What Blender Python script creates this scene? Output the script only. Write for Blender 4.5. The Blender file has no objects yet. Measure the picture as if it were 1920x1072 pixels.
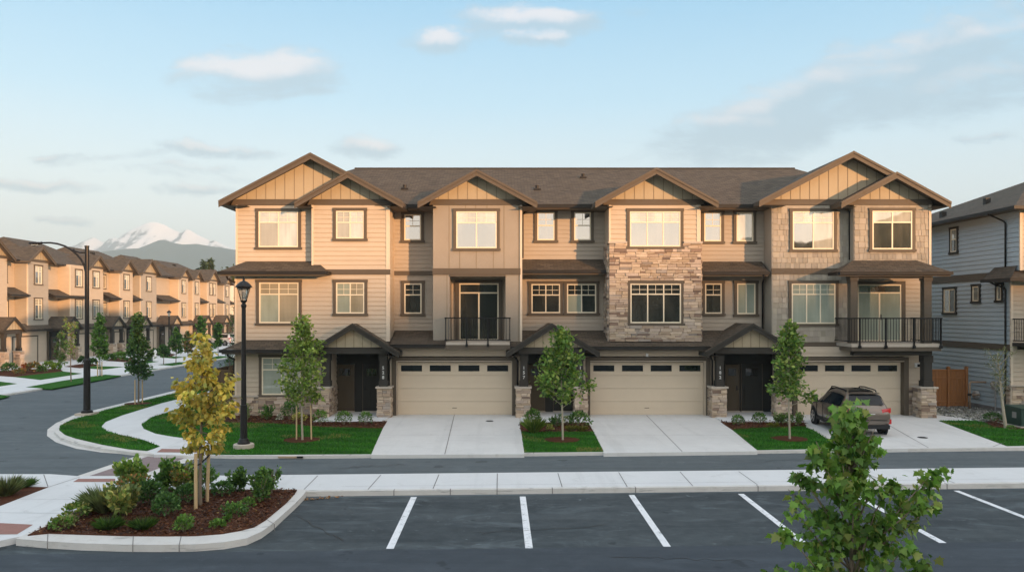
import bpy, math, random
import numpy as np
from mathutils import Vector, Matrix
from mathutils.geometry import tessellate_polygon

SC = bpy.context.scene
COL = SC.collection
R = math.radians
FPX = 1500.0            # focal length in pixels of the 1920-wide photograph
VPX, VPY = 935.0, 586.0  # vanishing point of the street depth
CAMH = 4.5

# ------------------------------------------------------------------ camera
cam = bpy.data.cameras.new('camera')
cam.sensor_width = 36.0
cam.lens = 36.0 * FPX / 1920.0
cam.shift_x = (960 - VPX) / 1920.0
cam.shift_y = (VPY - 536) / 1920.0
cam.clip_start = 0.1
cam.clip_end = 9000
camo = bpy.data.objects.new('camera', cam)
camo.location = (0, 0, CAMH)
camo.rotation_euler = (R(90), 0, 0)
COL.objects.link(camo)
SC.camera = camo

# ------------------------------------------------------------------ sun + sky
SUN_AZ, SUN_EL = 140.0, 6.8       # degrees clockwise from +Y, elevation
sd = Vector((math.sin(R(SUN_AZ)) * math.cos(R(SUN_EL)), math.cos(R(SUN_AZ)) * math.cos(R(SUN_EL)), math.sin(R(SUN_EL))))
sl = bpy.data.lights.new('sun', 'SUN')
sl.energy = 3.25
sl.angle = R(0.9)
sl.color = (1.0, 0.545, 0.255)
so = bpy.data.objects.new('sun', sl)
so.rotation_euler = sd.to_track_quat('Z', 'Y').to_euler()
so.location = (20, -20, 40)
COL.objects.link(so)

SC.view_settings.view_transform = 'Standard'
SC.view_settings.look = 'None'
SC.view_settings.gamma = 1
SC.view_settings.exposure = 1.0
SC.render.engine = 'CYCLES'
SC.cycles.use_denoising = True
SC.cycles.max_bounces = 6
SC.cycles.diffuse_bounces = 3
SC.cycles.glossy_bounces = 3
SC.cycles.transparent_max_bounces = 8
SC.cycles.volume_bounces = 0
SC.cycles.sample_clamp_indirect = 4

W = bpy.data.worlds.new('World')
SC.world = W
W.use_nodes = True


class NT:
    """small helper for node trees"""
    def __init__(s, tree): s.t = tree
    def n(s, typ, **kw):
        d = s.t.nodes.new(typ)
        for k, v in kw.items():
            setattr(d, k, v)
        return d
    def val(s, sock, v):
        if v is None: return
        if hasattr(v, 'is_output'): s.t.links.new(v, sock)
        elif isinstance(v, (tuple, list)) and len(v) == 3 and sock.type == 'RGBA': sock.default_value = (*v, 1)
        else: sock.default_value = v
    def m(s, op, a, b=None, c=None, clamp=False):
        d = s.n('ShaderNodeMath', operation=op, use_clamp=clamp)
        for i, x in enumerate((a, b, c)): s.val(d.inputs[i], x)
        return d.outputs[0]
    def vm(s, op, a, b=None, out=0):
        d = s.n('ShaderNodeVectorMath', operation=op)
        s.val(d.inputs[0], a)
        if b is not None: s.val(d.inputs[1], b)
        return d.outputs[out]
    def mix(s, f, a, b, blend='MIX'):
        d = s.n('ShaderNodeMix', data_type='RGBA', blend_type=blend)
        s.val(d.inputs[0], f); s.val(d.inputs[6], a); s.val(d.inputs[7], b)
        return d.outputs[2]
    def noise(s, vec, scale, detail=4, rough=.55, dist=0.0, out=0):
        d = s.n('ShaderNodeTexNoise')
        s.val(d.inputs['Vector'], vec); d.inputs['Scale'].default_value = scale
        d.inputs['Detail'].default_value = detail; d.inputs['Roughness'].default_value = rough
        d.inputs['Distortion'].default_value = dist
        return d.outputs[out]
    def ss(s, x, lo, hi):
        d = s.n('ShaderNodeMapRange', interpolation_type='SMOOTHSTEP')
        s.val(d.inputs[0], x); d.inputs[1].default_value = lo; d.inputs[2].default_value = hi
        return d.outputs[0]
    def comb(s, x, y, z):
        d = s.n('ShaderNodeCombineXYZ')
        for i, v in enumerate((x, y, z)): s.val(d.inputs[i], v)
        return d.outputs[0]
    def sep(s, v):
        d = s.n('ShaderNodeSeparateXYZ'); s.val(d.inputs[0], v)
        return d.outputs
    def mul(s, vec, sc3):
        return s.vm('MULTIPLY', vec, sc3)


def build_world():
    nt = NT(W.node_tree)
    bg = W.node_tree.nodes['Background']
    sky = nt.n('ShaderNodeTexSky', sky_type='NISHITA')
    sky.sun_disc = False
    sky.sun_elevation = R(SUN_EL)
    sky.sun_rotation = R(SUN_AZ)
    sky.air_density = 1.0; sky.dust_density = 0.8; sky.ozone_density = 1.2
    g = nt.n('ShaderNodeTexCoord').outputs['Generated']
    x, y, z = nt.sep(g)
    zz = nt.m('MAXIMUM', z, 0.0)
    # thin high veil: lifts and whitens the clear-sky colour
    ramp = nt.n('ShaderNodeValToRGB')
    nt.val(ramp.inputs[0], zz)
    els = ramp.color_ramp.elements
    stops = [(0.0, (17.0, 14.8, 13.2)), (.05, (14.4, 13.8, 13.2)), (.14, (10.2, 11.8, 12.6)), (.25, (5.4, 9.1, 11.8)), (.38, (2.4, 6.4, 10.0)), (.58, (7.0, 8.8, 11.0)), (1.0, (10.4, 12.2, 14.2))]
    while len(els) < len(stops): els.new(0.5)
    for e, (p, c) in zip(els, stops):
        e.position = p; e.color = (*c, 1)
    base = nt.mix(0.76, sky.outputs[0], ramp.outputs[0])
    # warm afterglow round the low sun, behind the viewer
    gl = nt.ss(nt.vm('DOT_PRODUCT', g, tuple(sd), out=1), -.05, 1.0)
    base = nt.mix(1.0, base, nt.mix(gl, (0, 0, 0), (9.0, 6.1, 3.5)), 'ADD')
    # clouds, on the direction (a, b) = (x/|y|, z/|y|)
    ay = nt.m('MAXIMUM', nt.m('ABSOLUTE', y), 0.05)
    a = nt.m('DIVIDE', x, ay); b = nt.m('DIVIDE', zz, ay)
    ab = nt.comb(a, b, 0.0)
    warp = nt.noise(ab, 5.5, 5, .6, out=1)
    wv = nt.vm('MULTIPLY', nt.vm('SUBTRACT', warp, (.5, .5, .5)), (.22, .07, 0))
    p = nt.vm('ADD', ab, wv)
    def P(px, py): return (px - VPX) / FPX, (VPY - py) / FPX
    clouds = [  # px, py, half length, half height (px), tilt deg, strength
        (1500, 215, 330, 70, 14, 1.2), (1720, 130, 310, 78, 17, 1.1), (1880, 75, 150, 40, 12, .8), (1330, 240, 150, 30, 6, .8), (1800, 185, 240, 56, 8, .9),
        (1880, 265, 90, 12, 2, .7), (495, 145, 135, 56, 4, 1.2), (455, 88, 34, 8, 0, .6), (825, 75, 75, 26, 2, 1.2), (985, 38, 140, 34, 3, 1.15), (1000, 72, 48, 18, 0, 1.0), (1180, 20, 60, 12, 5, .35),
        (690, 282, 80, 25, 0, 1.2), (390, 284, 130, 14, -2, .95), (350, 318, 120, 14, -2, .8), (355, 352, 85, 13, 0, .9), (70, 340, 130, 13, -4, 1.0), (95, 294, 40, 9, 0, .8), (92, 400, 40, 9, 0, .9), (330, 330, 160, 12, -4, .7), (200, 300, 120, 10, 3, .5)]
    tot = None; litm = None
    for (px, py, hl, hh, tilt, st) in clouds:
        ca, cb = P(px, py)
        t = R(tilt)
        d = nt.vm('SUBTRACT', p, (ca, cb, 0))
        u = nt.vm('DOT_PRODUCT', d, (math.cos(t) / (hl / FPX), math.sin(t) / (hl / FPX), 0), out=1)
        v = nt.vm('DOT_PRODUCT', d, (-math.sin(t) / (hh / FPX), math.cos(t) / (hh / FPX), 0), out=1)
        r2 = nt.m('ADD', nt.m('MULTIPLY', u, u), nt.m('MULTIPLY', v, v))
        f = nt.m('MULTIPLY', nt.m('SUBTRACT', 1.0, nt.m('MULTIPLY', r2, .62), clamp=True), st)
        tot = f if tot is None else nt.m('MAXIMUM', tot, f)
        lf = nt.m('MULTIPLY', f, nt.ss(v, -.1, 1.0) if hh > 44 and px > 1200 else nt.ss(v, -.8, .6))
        litm = lf if litm is None else nt.m('MAXIMUM', litm, lf)
    st = nt.mul(ab, (1.0, 3.2, 1.0))
    n1 = nt.noise(st, 10, 9, .68, .5)
    n2 = nt.noise(st, 30, 5, .6)
    dens = nt.m('ADD', nt.m('MULTIPLY', tot, 1.0), nt.m('MULTIPLY', nt.m('SUBTRACT', n1, .52), 2.5))
    dens = nt.m('ADD', dens, nt.m('MULTIPLY', nt.m('SUBTRACT', n2, .5), .35))
    dens = nt.m('MULTIPLY', nt.ss(dens, .06, 1.0), nt.ss(tot, 0.0, .40))
    dens = nt.m('MULTIPLY', dens, .80)
    ccol = nt.mix(nt.ss(nt.m('ADD', litm, nt.m('MULTIPLY', nt.m('SUBTRACT', n1, .5), .8)), .28, .95), (3.6, 5.4, 6.9), (8.4, 8.0, 8.4))
    final = nt.mix(dens, base, ccol)
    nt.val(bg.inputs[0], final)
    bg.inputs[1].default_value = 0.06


build_world()


# ------------------------------------------------------------------ geometry helpers
def PX(px, d): return (px - VPX) * d / FPX
def PZ(py, d): return CAMH - (py - VPY) * d / FPX
def G(px, py, z=0.0):
    """the ground point (height z) that the photograph shows at px, py"""
    d = FPX * (CAMH - z) / (py - VPY)
    return (PX(px, d), d)


OFF = {}


class MB:
    """collects faces and links them as one mesh object"""
    def __init__(s):
        s.v = []; s.f = []; s.m = []; s.uv = []; s.c = []
    def face(s, pts, m=0, uv=None, col=(1, 1, 1)):
        b = len(s.v)
        s.v.extend([tuple(p) for p in pts])
        s.f.append(tuple(range(b, b + len(pts))))
        s.m.append(m); s.uv.append(uv); s.c.append(col)
    def box(s, x0, x1, y0, y1, z0, z1, m=0, col=(1, 1, 1), skip=''):
        if x0 > x1: x0, x1 = x1, x0
        if y0 > y1: y0, y1 = y1, y0
        if z0 > z1: z0, z1 = z1, z0
        q = s.face
        if 'f' not in skip: q([(x0, y0, z0), (x1, y0, z0), (x1, y0, z1), (x0, y0, z1)], m, None, col)
        if 'b' not in skip: q([(x1, y1, z0), (x0, y1, z0), (x0, y1, z1), (x1, y1, z1)], m, None, col)
        q([(x0, y1, z0), (x0, y0, z0), (x0, y0, z1), (x0, y1, z1)], m, None, col)
        q([(x1, y0, z0), (x1, y1, z0), (x1, y1, z1), (x1, y0, z1)], m, None, col)
        if 't' not in skip: q([(x0, y0, z1), (x1, y0, z1), (x1, y1, z1), (x0, y1, z1)], m, None, col)
        if 'u' not in skip: q([(x0, y1, z0), (x1, y1, z0), (x1, y0, z0), (x0, y0, z0)], m, None, col)
    def prism(s, poly, vec, m=0, col=(1, 1, 1)):
        """extrude a planar polygon (list of 3-D points) by vec"""
        n = len(poly)
        q = [tuple(a + b for a, b in zip(p, vec)) for p in poly]
        s.face(poly, m, None, col); s.face(q[::-1], m, None, col)
        for i in range(n):
            j = (i + 1) % n
            s.face([poly[j], poly[i], q[i], q[j]], m, None, col)
    def tube(s, pts, rad, n=8, m=0, cap=True, col=(1, 1, 1)):
        pts = [Vector(p) for p in pts]
        if not isinstance(rad, (list, tuple)): rad = [rad] * len(pts)
        rings = []; up = None
        for i, p in enumerate(pts):
            t = (pts[min(i + 1, len(pts) - 1)] - pts[max(i - 1, 0)])
            if t.length < 1e-9: t = Vector((0, 0, 1))
            t.normalize()
            if up is None:
                up = Vector((1, 0, 0)) if abs(t.x) < .9 else Vector((0, 1, 0))
            a = t.cross(up)
            if a.length < 1e-6: a = t.cross(Vector((0, 1, .3)))
            a.normalize(); b_ = a.cross(t).normalized(); up = b_
            rings.append([p + (a * math.cos(2 * math.pi * k / n) + b_ * math.sin(2 * math.pi * k / n)) * rad[i] for k in range(n)])
        base = len(s.v)
        for r in rings: s.v.extend([tuple(q) for q in r])
        for i in range(len(rings) - 1):
            for k in range(n):
                k2 = (k + 1) % n
                s.f.append((base + i * n + k, base + i * n + k2, base + (i + 1) * n + k2, base + (i + 1) * n + k))
                s.m.append(m); s.uv.append(None); s.c.append(col)
        if cap:
            s.f.append(tuple(base + k for k in range(n))[::-1]); s.m.append(m); s.uv.append(None); s.c.append(col)
            s.f.append(tuple(base + (len(rings) - 1) * n + k for k in range(n))); s.m.append(m); s.uv.append(None); s.c.append(col)
    def lathe(s, prof, cx, cy, n=16, m=0, ax='z', cz=0.0, col=(1, 1, 1)):
        """revolve (r, h) pairs about a vertical axis (or the x axis)"""
        base = len(s.v)
        for r, h in prof:
            for k in range(n):
                a = 2 * math.pi * k / n
                if ax == 'z': s.v.append((cx + r * math.cos(a), cy + r * math.sin(a), cz + h))
                else: s.v.append((cx + h, cy + r * math.cos(a), cz + r * math.sin(a)))
        for i in range(len(prof) - 1):
            for k in range(n):
                k2 = (k + 1) % n
                s.f.append((base + i * n + k, base + i * n + k2, base + (i + 1) * n + k2, base + (i + 1) * n + k))
                s.m.append(m); s.uv.append(None); s.c.append(col)
        for i, rv in ((0, True), (len(prof) - 1, False)):
            if prof[i][0] > 1e-6:
                t = tuple(base + i * n + k for k in range(n))
                s.f.append(t[::-1] if rv else t); s.m.append(m); s.uv.append(None); s.c.append(col)
    def poly(s, pts2, z, m=0, zb=None, col=(1, 1, 1)):
        """flat concave polygon at height z (or a list of heights), with a skirt down to zb"""
        n = len(pts2)
        ar = sum(pts2[i][0] * pts2[(i + 1) % n][1] - pts2[(i + 1) % n][0] * pts2[i][1] for i in range(n))
        if ar < 0: pts2 = pts2[::-1]
        P3 = [Vector((p[0], p[1], z)) for p in pts2]
        for t in tessellate_polygon([P3]):
            tri = [P3[i] for i in t]
            nz = (tri[1] - tri[0]).cross(tri[2] - tri[0]).z
            if abs(nz) < 1e-9: continue
            if nz < 0: tri = tri[::-1]
            s.face(tri, m, None, col)
        if zb is not None:
            for i in range(n):
                a, b = pts2[i], pts2[(i + 1) % n]
                s.face([(a[0], a[1], zb), (b[0], b[1], zb), (b[0], b[1], z), (a[0], a[1], z)], m, None, col)
    def build(s, name, mats, parent=None, smooth=False, usecol=False):
        if not isinstance(mats, (list, tuple)): mats = [mats]
        off = (0, 0, 0)
        if parent is not None:
            r = parent
            while r.parent is not None: r = r.parent
            off = OFF.get(r.name, (0, 0, 0))
        V = np.array(s.v, dtype=np.float32).reshape(-1, 3) - np.array(off, dtype=np.float32)
        me = bpy.data.meshes.new(name)
        me.from_pydata(V.tolist(), [], s.f)
        for mt in mats: me.materials.append(mt)
        if len(mats) > 1: me.polygons.foreach_set('material_index', s.m)
        if smooth: me.polygons.foreach_set('use_smooth', [True] * len(s.f))
        if any(u is not None for u in s.uv):
            ul = me.uv_layers.new(name='UVMap')
            dat = []
            for f, u in zip(s.f, s.uv):
                for k in range(len(f)): dat.extend(u[k] if u is not None else (0, 0))
            ul.data.foreach_set('uv', dat)
        if usecol:
            ca = me.color_attributes.new('col', 'FLOAT_COLOR', 'CORNER')
            dat = []
            for f, c in zip(s.f, s.c): dat.extend((*c, 1.0) * len(f))
            ca.data.foreach_set('color', dat)
        me.update()
        o = bpy.data.objects.new(name, me)
        COL.objects.link(o)
        if parent is not None: o.parent = parent
        return o


def tag(o, label=None, cat=None, group=None, kind=None):
    if label: o['label'] = label
    if cat: o['category'] = cat
    if group: o['group'] = group
    if kind: o['kind'] = kind
    return o


def thing(name, loc, label, cat, group=None, rz=0.0, local=False):
    """Empty at a thing's base; parts are built in world coordinates unless local"""
    o = bpy.data.objects.new(name, None)
    o.empty_display_size = .3
    o.location = loc
    o.rotation_euler = (0, 0, rz)
    COL.objects.link(o)
    if not local: OFF[o.name] = tuple(loc)
    return tag(o, label, cat, group)


def copy_tree(o, parent=None):
    c = o.copy()
    COL.objects.link(c)
    if parent is not None: c.parent = parent
    for ch in list(o.children): copy_tree(ch, c)
    return c


# ------------------------------------------------------------------ materials
def newmat(name):
    m = bpy.data.materials.new(name)
    m.use_nodes = True
    nt = NT(m.node_tree)
    return m, nt, m.node_tree.nodes['Principled BSDF']


def bump(nt, b, h, strength, dist):
    d = nt.n('ShaderNodeBump')
    d.inputs['Strength'].default_value = strength
    d.inputs['Distance'].default_value = dist
    nt.val(d.inputs['Height'], h)
    nt.t.links.new(d.outputs[0], b.inputs['Normal'])


def pmat(name, col, rough=.7, s1=1.2, a1=.10, s2=18, a2=.08, spec=.3, bmp=0.0, bs=60, attr=False, stretch=(1, 1, 1), metal=0.0, coat=0.0):
    """painted / mineral surface: base colour with two scales of mottling"""
    m, nt, b = newmat(name)
    pos = nt.n('ShaderNodeNewGeometry').outputs['Position']
    pos = nt.mul(pos, stretch)
    v = nt.m('ADD', nt.m('MULTIPLY', nt.m('SUBTRACT', nt.noise(pos, s1, 4), .5), 2 * a1),
             nt.m('MULTIPLY', nt.m('SUBTRACT', nt.noise(pos, s2, 3), .5), 2 * a2))
    v = nt.m('ADD', v, 1.0)
    c = nt.mix(1.0, col, nt.comb(v, v, v), 'MULTIPLY')
    if attr:
        at = nt.n('ShaderNodeVertexColor', layer_name='col')
        c = nt.mix(1.0, c, at.outputs[0], 'MULTIPLY')
    nt.val(b.inputs['Base Color'], c)
    b.inputs['Roughness'].default_value = rough
    b.inputs['Specular IOR Level'].default_value = spec
    b.inputs['Metallic'].default_value = metal
    if coat: b.inputs['Coat Weight'].default_value = coat
    if bmp: bump(nt, b, nt.noise(pos, bs, 3), bmp, .02)
    return m


def shingle_mat(name, c1, c2, c3):
    m, nt, b = newmat(name)
    uv = nt.n('ShaderNodeUVMap').outputs[0]
    br = nt.n('ShaderNodeTexBrick')
    nt.val(br.inputs['Vector'], uv)
    nt.val(br.inputs['Color1'], (0, 0, 0)); nt.val(br.inputs['Color2'], (1, 1, 1)); nt.val(br.inputs['Mortar'], (0, 0, 0))
    br.inputs['Scale'].default_value = 1.0
    br.inputs['Brick Width'].default_value = .30
    br.inputs['Row Height'].default_value = .15
    br.inputs['Mortar Size'].default_value = .010
    br.offset = .5; br.offset_frequency = 2; br.squash = 1
    rnd = nt.sep(br.outputs['Color'])[0]
    big = nt.noise(nt.mul(uv, (.8, 4.5, 1)), 1.5, 6, .7)
    fine = nt.noise(uv, 40, 2)
    f = nt.m('ADD', nt.m('MULTIPLY', rnd, .75), nt.m('MULTIPLY', nt.m('SUBTRACT', fine, .5), 1.0), clamp=True)
    c = nt.mix(f, c1, c2)
    c = nt.mix(nt.ss(big, .36, .66), c, c3)
    edge = nt.m('FRACT', nt.m('DIVIDE', nt.sep(uv)[1], .15))
    c = nt.mix(nt.m('MULTIPLY', br.outputs['Fac'], .55), c, (.014, .013, .012))
    nt.val(b.inputs['Base Color'], c)
    b.inputs['Roughness'].default_value = .92
    b.inputs['Specular IOR Level'].default_value = .2
    h = nt.m('ADD', nt.m('MULTIPLY', nt.m('SUBTRACT', 1.0, edge), 1.0), nt.m('MULTIPLY', rnd, .5))
    bump(nt, b, h, .55, .03)
    return m


def glass_mat(name, c_lo, c_hi, refl, slats=0.0, rough=.02, tint=(1, 1, 1)):
    """a window as seen from outside: what hangs behind it under a reflecting pane"""
    m, nt, b = newmat(name)
    geo = nt.n('ShaderNodeNewGeometry')
    pos = geo.outputs['Position']
    n = nt.m('ADD', nt.m('MULTIPLY', nt.noise(nt.mul(pos, (1, 1, .35)), 1.6, 3), .75), nt.m('MULTIPLY', nt.noise(nt.mul(pos, (1, 1, .03)), 9, 2), .25))
    c = nt.mix(nt.ss(n, .35, .65), c_lo, c_hi)
    if slats:
        w = nt.m('SINE', nt.m('MULTIPLY', nt.sep(pos)[2], 2 * math.pi / .055))
        w = nt.m('ADD', 1.0 - slats * .5, nt.m('MULTIPLY', w, slats * .5))
        c = nt.mix(1.0, c, nt.comb(w, w, w), 'MULTIPLY')
    nt.val(b.inputs['Base Color'], c)
    b.inputs['Roughness'].default_value = .6
    b.inputs['Specular IOR Level'].default_value = 0.0
    gl = nt.n('ShaderNodeBsdfGlossy')
    gl.inputs['Roughness'].default_value = rough
    nt.val(gl.inputs['Color'], tint)
    # slight waviness of real panes
    bp = nt.n('ShaderNodeBump'); bp.inputs['Strength'].default_value = .02; bp.inputs['Distance'].default_value = .05
    nt.val(bp.inputs['Height'], nt.noise(pos, 1.1, 2)); nt.t.links.new(bp.outputs[0], gl.inputs['Normal'])
    fr = nt.n('ShaderNodeFresnel'); fr.inputs['IOR'].default_value = 1.5
    fac = nt.m('ADD', fr.outputs[0], refl, clamp=True)
    mx = nt.n('ShaderNodeMixShader')
    nt.val(mx.inputs[0], fac)
    nt.t.links.new(b.outputs[0], mx.inputs[1]); nt.t.links.new(gl.outputs[0], mx.inputs[2])
    nt.t.links.new(mx.outputs[0], nt.t.nodes['Material Output'].inputs['Surface'])
    return m


def leaf_mat(name, trans=.28, rough=.5):
    m, nt, b = newmat(name)
    at = nt.n('ShaderNodeVertexColor', layer_name='col')
    pos = nt.n('ShaderNodeNewGeometry').outputs['Position']
    v = nt.m('ADD', .82, nt.m('MULTIPLY', nt.noise(pos, 25, 2), .36))
    c = nt.mix(1.0, at.outputs[0], nt.comb(v, v, v), 'MULTIPLY')
    nt.val(b.inputs['Base Color'], c)
    b.inputs['Roughness'].default_value = rough
    b.inputs['Specular IOR Level'].default_value = .35
    tr = nt.n('ShaderNodeBsdfTranslucent')
    nt.val(tr.inputs['Color'], nt.mix(1.0, c, (1.25, 1.3, .7), 'MULTIPLY'))
    mx = nt.n('ShaderNodeMixShader'); mx.inputs[0].default_value = trans
    nt.t.links.new(b.outputs[0], mx.inputs[1]); nt.t.links.new(tr.outputs[0], mx.inputs[2])
    nt.t.links.new(mx.outputs[0], nt.t.nodes['Material Output'].inputs['Surface'])
    return m


def asphalt_mat(name, c1, c2, streak=(.35, 1.6, 1), amt=.5):
    m, nt, b = newmat(name)
    pos = nt.n('ShaderNodeNewGeometry').outputs['Position']
    big = nt.noise(nt.mul(pos, streak), .55, 5, .6, .4)
    mid = nt.noise(pos, 3.0, 5, .6)
    fin = nt.noise(pos, 90, 2, .7)
    f = nt.m('ADD', nt.m('MULTIPLY', nt.ss(big, .3, .7), .6), nt.m('MULTIPLY', nt.ss(mid, .3, .7), .4))
    c = nt.mix(f, c1, c2)
    k = nt.m('ADD', .50, nt.m('MULTIPLY', fin, 1.0))
    c = nt.mix(1.0, c, nt.comb(k, k, k), 'MULTIPLY')
    # scuffs: pale dusty swirls with a shape of their own
    sw = nt.noise(nt.mul(pos, (.5, 1.1, 1)), .9, 6, .65, 1.6)
    sc = nt.m('MULTIPLY', nt.ss(sw, .50, .70), amt)
    c = nt.mix(sc, c, tuple(min(1, x * 2.1) for x in c2))
    # old tyre tracks along the way of travel and small oil spots
    tr = nt.ss(nt.noise(nt.mul(pos, (.06, 2.0, 1)), 1.0, 5, .65), .50, .66)
    c = nt.mix(nt.m('MULTIPLY', tr, .30), c, tuple(x * .62 for x in c1))
    sp = nt.ss(nt.noise(pos, 1.3, 3, .5), .655, .70)
    c = nt.mix(nt.m('MULTIPLY', sp, .55), c, tuple(x * .45 for x in c1))
    fl = nt.ss(nt.noise(nt.mul(pos, (.7, 1.0, 1)), 2.0, 8, .72, 2.4), .615, .68)
    c = nt.mix(nt.m('MULTIPLY', fl, amt * .9), c, tuple(min(1, x * 3.2) for x in c2))
    nt.val(b.inputs['Base Color'], c)
    b.inputs['Roughness'].default_value = .85
    b.inputs['Specular IOR Level'].default_value = .35
    bump(nt, b, fin, .25, .01)
    return m


def concrete_mat(name, col, amt=.16, scuff=.0):
    m, nt, b = newmat(name)
    pos = nt.n('ShaderNodeNewGeometry').outputs['Position']
    big = nt.noise(pos, .7, 5, .6, .5)
    mid = nt.noise(nt.mul(pos, (1, .6, 1)), 4.0, 4, .6)
    fin = nt.noise(pos, 70, 2)
    v = nt.m('ADD', 1.0 - amt * .9, nt.m('ADD', nt.m('MULTIPLY', big, amt), nt.m('ADD', nt.m('MULTIPLY', mid, amt * .5), nt.m('MULTIPLY', fin, amt * .45))))
    c = nt.mix(1.0, col, nt.comb(v, v, v), 'MULTIPLY')
    st = nt.ss(nt.noise(pos, 1.3, 6, .7, 1.0), .56, .74)
    c = nt.mix(nt.m('MULTIPLY', st, .30), c, tuple(x * y for x, y in zip(col, (.56, .54, .50))))
    ty = nt.ss(nt.noise(nt.mul(pos, (2.2, .12, 1)), 1.0, 4, .6), .52, .68)
    c = nt.mix(nt.m('MULTIPLY', ty, .12), c, tuple(x * .5 for x in col))
    if scuff:
        k = nt.ss(nt.noise(nt.mul(pos, (.9, .9, 9)), 1.6, 5, .6, .6), .58, .70)
        c = nt.mix(nt.m('MULTIPLY', k, scuff), c, (.10, .10, .10))
        d = nt.ss(nt.noise(pos, 2.5, 5, .7), .5, .8)
        c = nt.mix(nt.m('MULTIPLY', d, scuff * .6), c, tuple(x * y for x, y in zip(col, (.62, .55, .45))))
    nt.val(b.inputs['Base Color'], c)
    b.inputs['Roughness'].default_value = .88
    b.inputs['Specular IOR Level'].default_value = .25
    bump(nt, b, fin, .12, .006)
    return m


def ground_mat(name, c1, c2, c3, s=6, fs=60):
    m, nt, b = newmat(name)
    pos = nt.n('ShaderNodeNewGeometry').outputs['Position']
    n1 = nt.noise(nt.mul(pos, (.6, 1.6, 1)), s * .22, 5, .6)
    n2 = nt.noise(pos, fs, 3, .7)
    c = nt.mix(nt.ss(n1, .32, .68), c1, c2)
    c = nt.mix(nt.ss(n2, .45, .75), c, c3)
    nt.val(b.inputs['Base Color'], c)
    b.inputs['Roughness'].default_value = .95
    b.inputs['Specular IOR Level'].default_value = .15
    bump(nt, b, n2, .8, .03)
    return m


M = {}
M['cream'] = pmat('cream_siding', (.505, .418, .318), .7, stretch=(1, 1, 3))
M['greige'] = pmat('greige_siding', (.38, .335, .275), .7, stretch=(1, 1, 3))
M['panel'] = pmat('greige_panel', (.305, .264, .212), .65)
M['gable'] = pmat('gable_board', (.415, .345, .235), .65)
M['shake'] = pmat('shake_siding', (.375, .332, .268), .8, attr=True)
M['trim'] = pmat('brown_trim', (.105, .082, .058), .6)
M['trimdark'] = pmat('dark_trim', (.050, .045, .038), .7, spec=.12)
M['corner'] = pmat('cream_corner_board', (.63, .53, .41), .65)
M['gutter'] = pmat('gutter_metal', (.022, .019, .016), .5, spec=.25)
M['soffit'] = pmat('soffit_board', (.13, .105, .078), .7)
M['roof'] = shingle_mat('roof_shingle', (.052, .043, .033), (.165, .130, .094), (.104, .080, .056))
M['frame'] = pmat('vinyl_frame', (.78, .68, .50), .4, a1=.03, a2=.02, spec=.5)
M['garage'] = pmat('garage_door_paint', (.62, .515, .385), .5, a1=.05, a2=.03)
M['door'] = pmat('entry_door_paint', (.085, .064, .040), .6, spec=.2)
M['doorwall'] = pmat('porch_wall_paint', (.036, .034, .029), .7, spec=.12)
M['stone'] = pmat('ledge_stone', (1, 1, 1), .85, s1=9, a1=.16, s2=45, a2=.14, attr=True, bmp=.5, bs=30)
M['mortar'] = pmat('stone_mortar', (.17, .14, .11), .9)
M['cap'] = pmat('stone_cap', (.46, .40, .33), .8, a2=.12)
M['black'] = pmat('black_metal', (.012, .012, .012), .45, spec=.2)
M['iron'] = pmat('lamp_metal', (.014, .012, .011), .4, spec=.3)
M['number'] = pmat('number_white', (.62, .61, .58), .4)
M['chrome'] = pmat('handle_metal', (.6, .58, .54), .25, metal=1.0)
M['white'] = pmat('white_paint', (.78, .78, .76), .5)
M['blind'] = glass_mat('pane_with_blind', (.30, .26, .175), (.40, .35, .25), .10, slats=.14)
M['blindgreen'] = glass_mat('pane_with_shade', (.30, .33, .26), (.38, .41, .33), .06, slats=.06)
M['sheer'] = glass_mat('pane_with_sheer', (.36, .35, .28), (.56, .53, .44), .14, slats=.04)
M['dark'] = glass_mat('pane_dark_room', (.018, .018, .016), (.05, .047, .038), .07)
M['mirror'] = glass_mat('pane_reflecting', (.06, .055, .038), (.13, .115, .08), .30)
M['garglass'] = glass_mat('garage_pane', (.006, .008, .007), (.014, .018, .016), .01)
M['asphalt'] = asphalt_mat('road_asphalt', (.078, .094, .100), (.108, .126, .133), amt=.15)
M['parking'] = asphalt_mat('parking_asphalt', (.027, .036, .041), (.066, .080, .086), amt=.5)
M['concrete'] = concrete_mat('concrete', (.61, .605, .585), .24)
M['walk'] = concrete_mat('sidewalk_concrete', (.63, .635, .63), .16)
M['kerb'] = concrete_mat('kerb_concrete', (.60, .58, .545), .22, .5)
M['joint'] = pmat('joint_line', (.20, .19, .18), .9)
def paint_mat():
    m, nt, b = newmat('line_paint')
    pos = nt.n('ShaderNodeNewGeometry').outputs['Position']
    w = nt.m('ADD', nt.m('MULTIPLY', nt.noise(pos, 22, 5, .75), .6), nt.m('MULTIPLY', nt.noise(pos, 3.5, 4), .4))
    c = nt.mix(nt.ss(w, .50, .66), (.76, .77, .78), (.22, .235, .24))
    nt.val(b.inputs['Base Color'], c); b.inputs['Roughness'].default_value = .7
    return m
M['paint'] = paint_mat()
M['paver'] = pmat('red_paver', (.30, .155, .125), .85, s1=6, a1=.12, s2=30, a2=.2)
M['paverdull'] = pmat('dull_paver', (.235, .180, .175), .85, s1=3, a1=.15, s2=30, a2=.2)
M['lawn'] = ground_mat('lawn', (.014, .082, .005), (.024, .115, .007), (.046, .145, .012), 5, 45)
M['mulch'] = ground_mat('bark_mulch', (.075, .026, .012), (.115, .044, .020), (.022, .010, .006), 9, 38)
M['soil'] = ground_mat('field', (.05, .07, .02), (.07, .09, .03), (.10, .08, .05), .5, 6)
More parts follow.
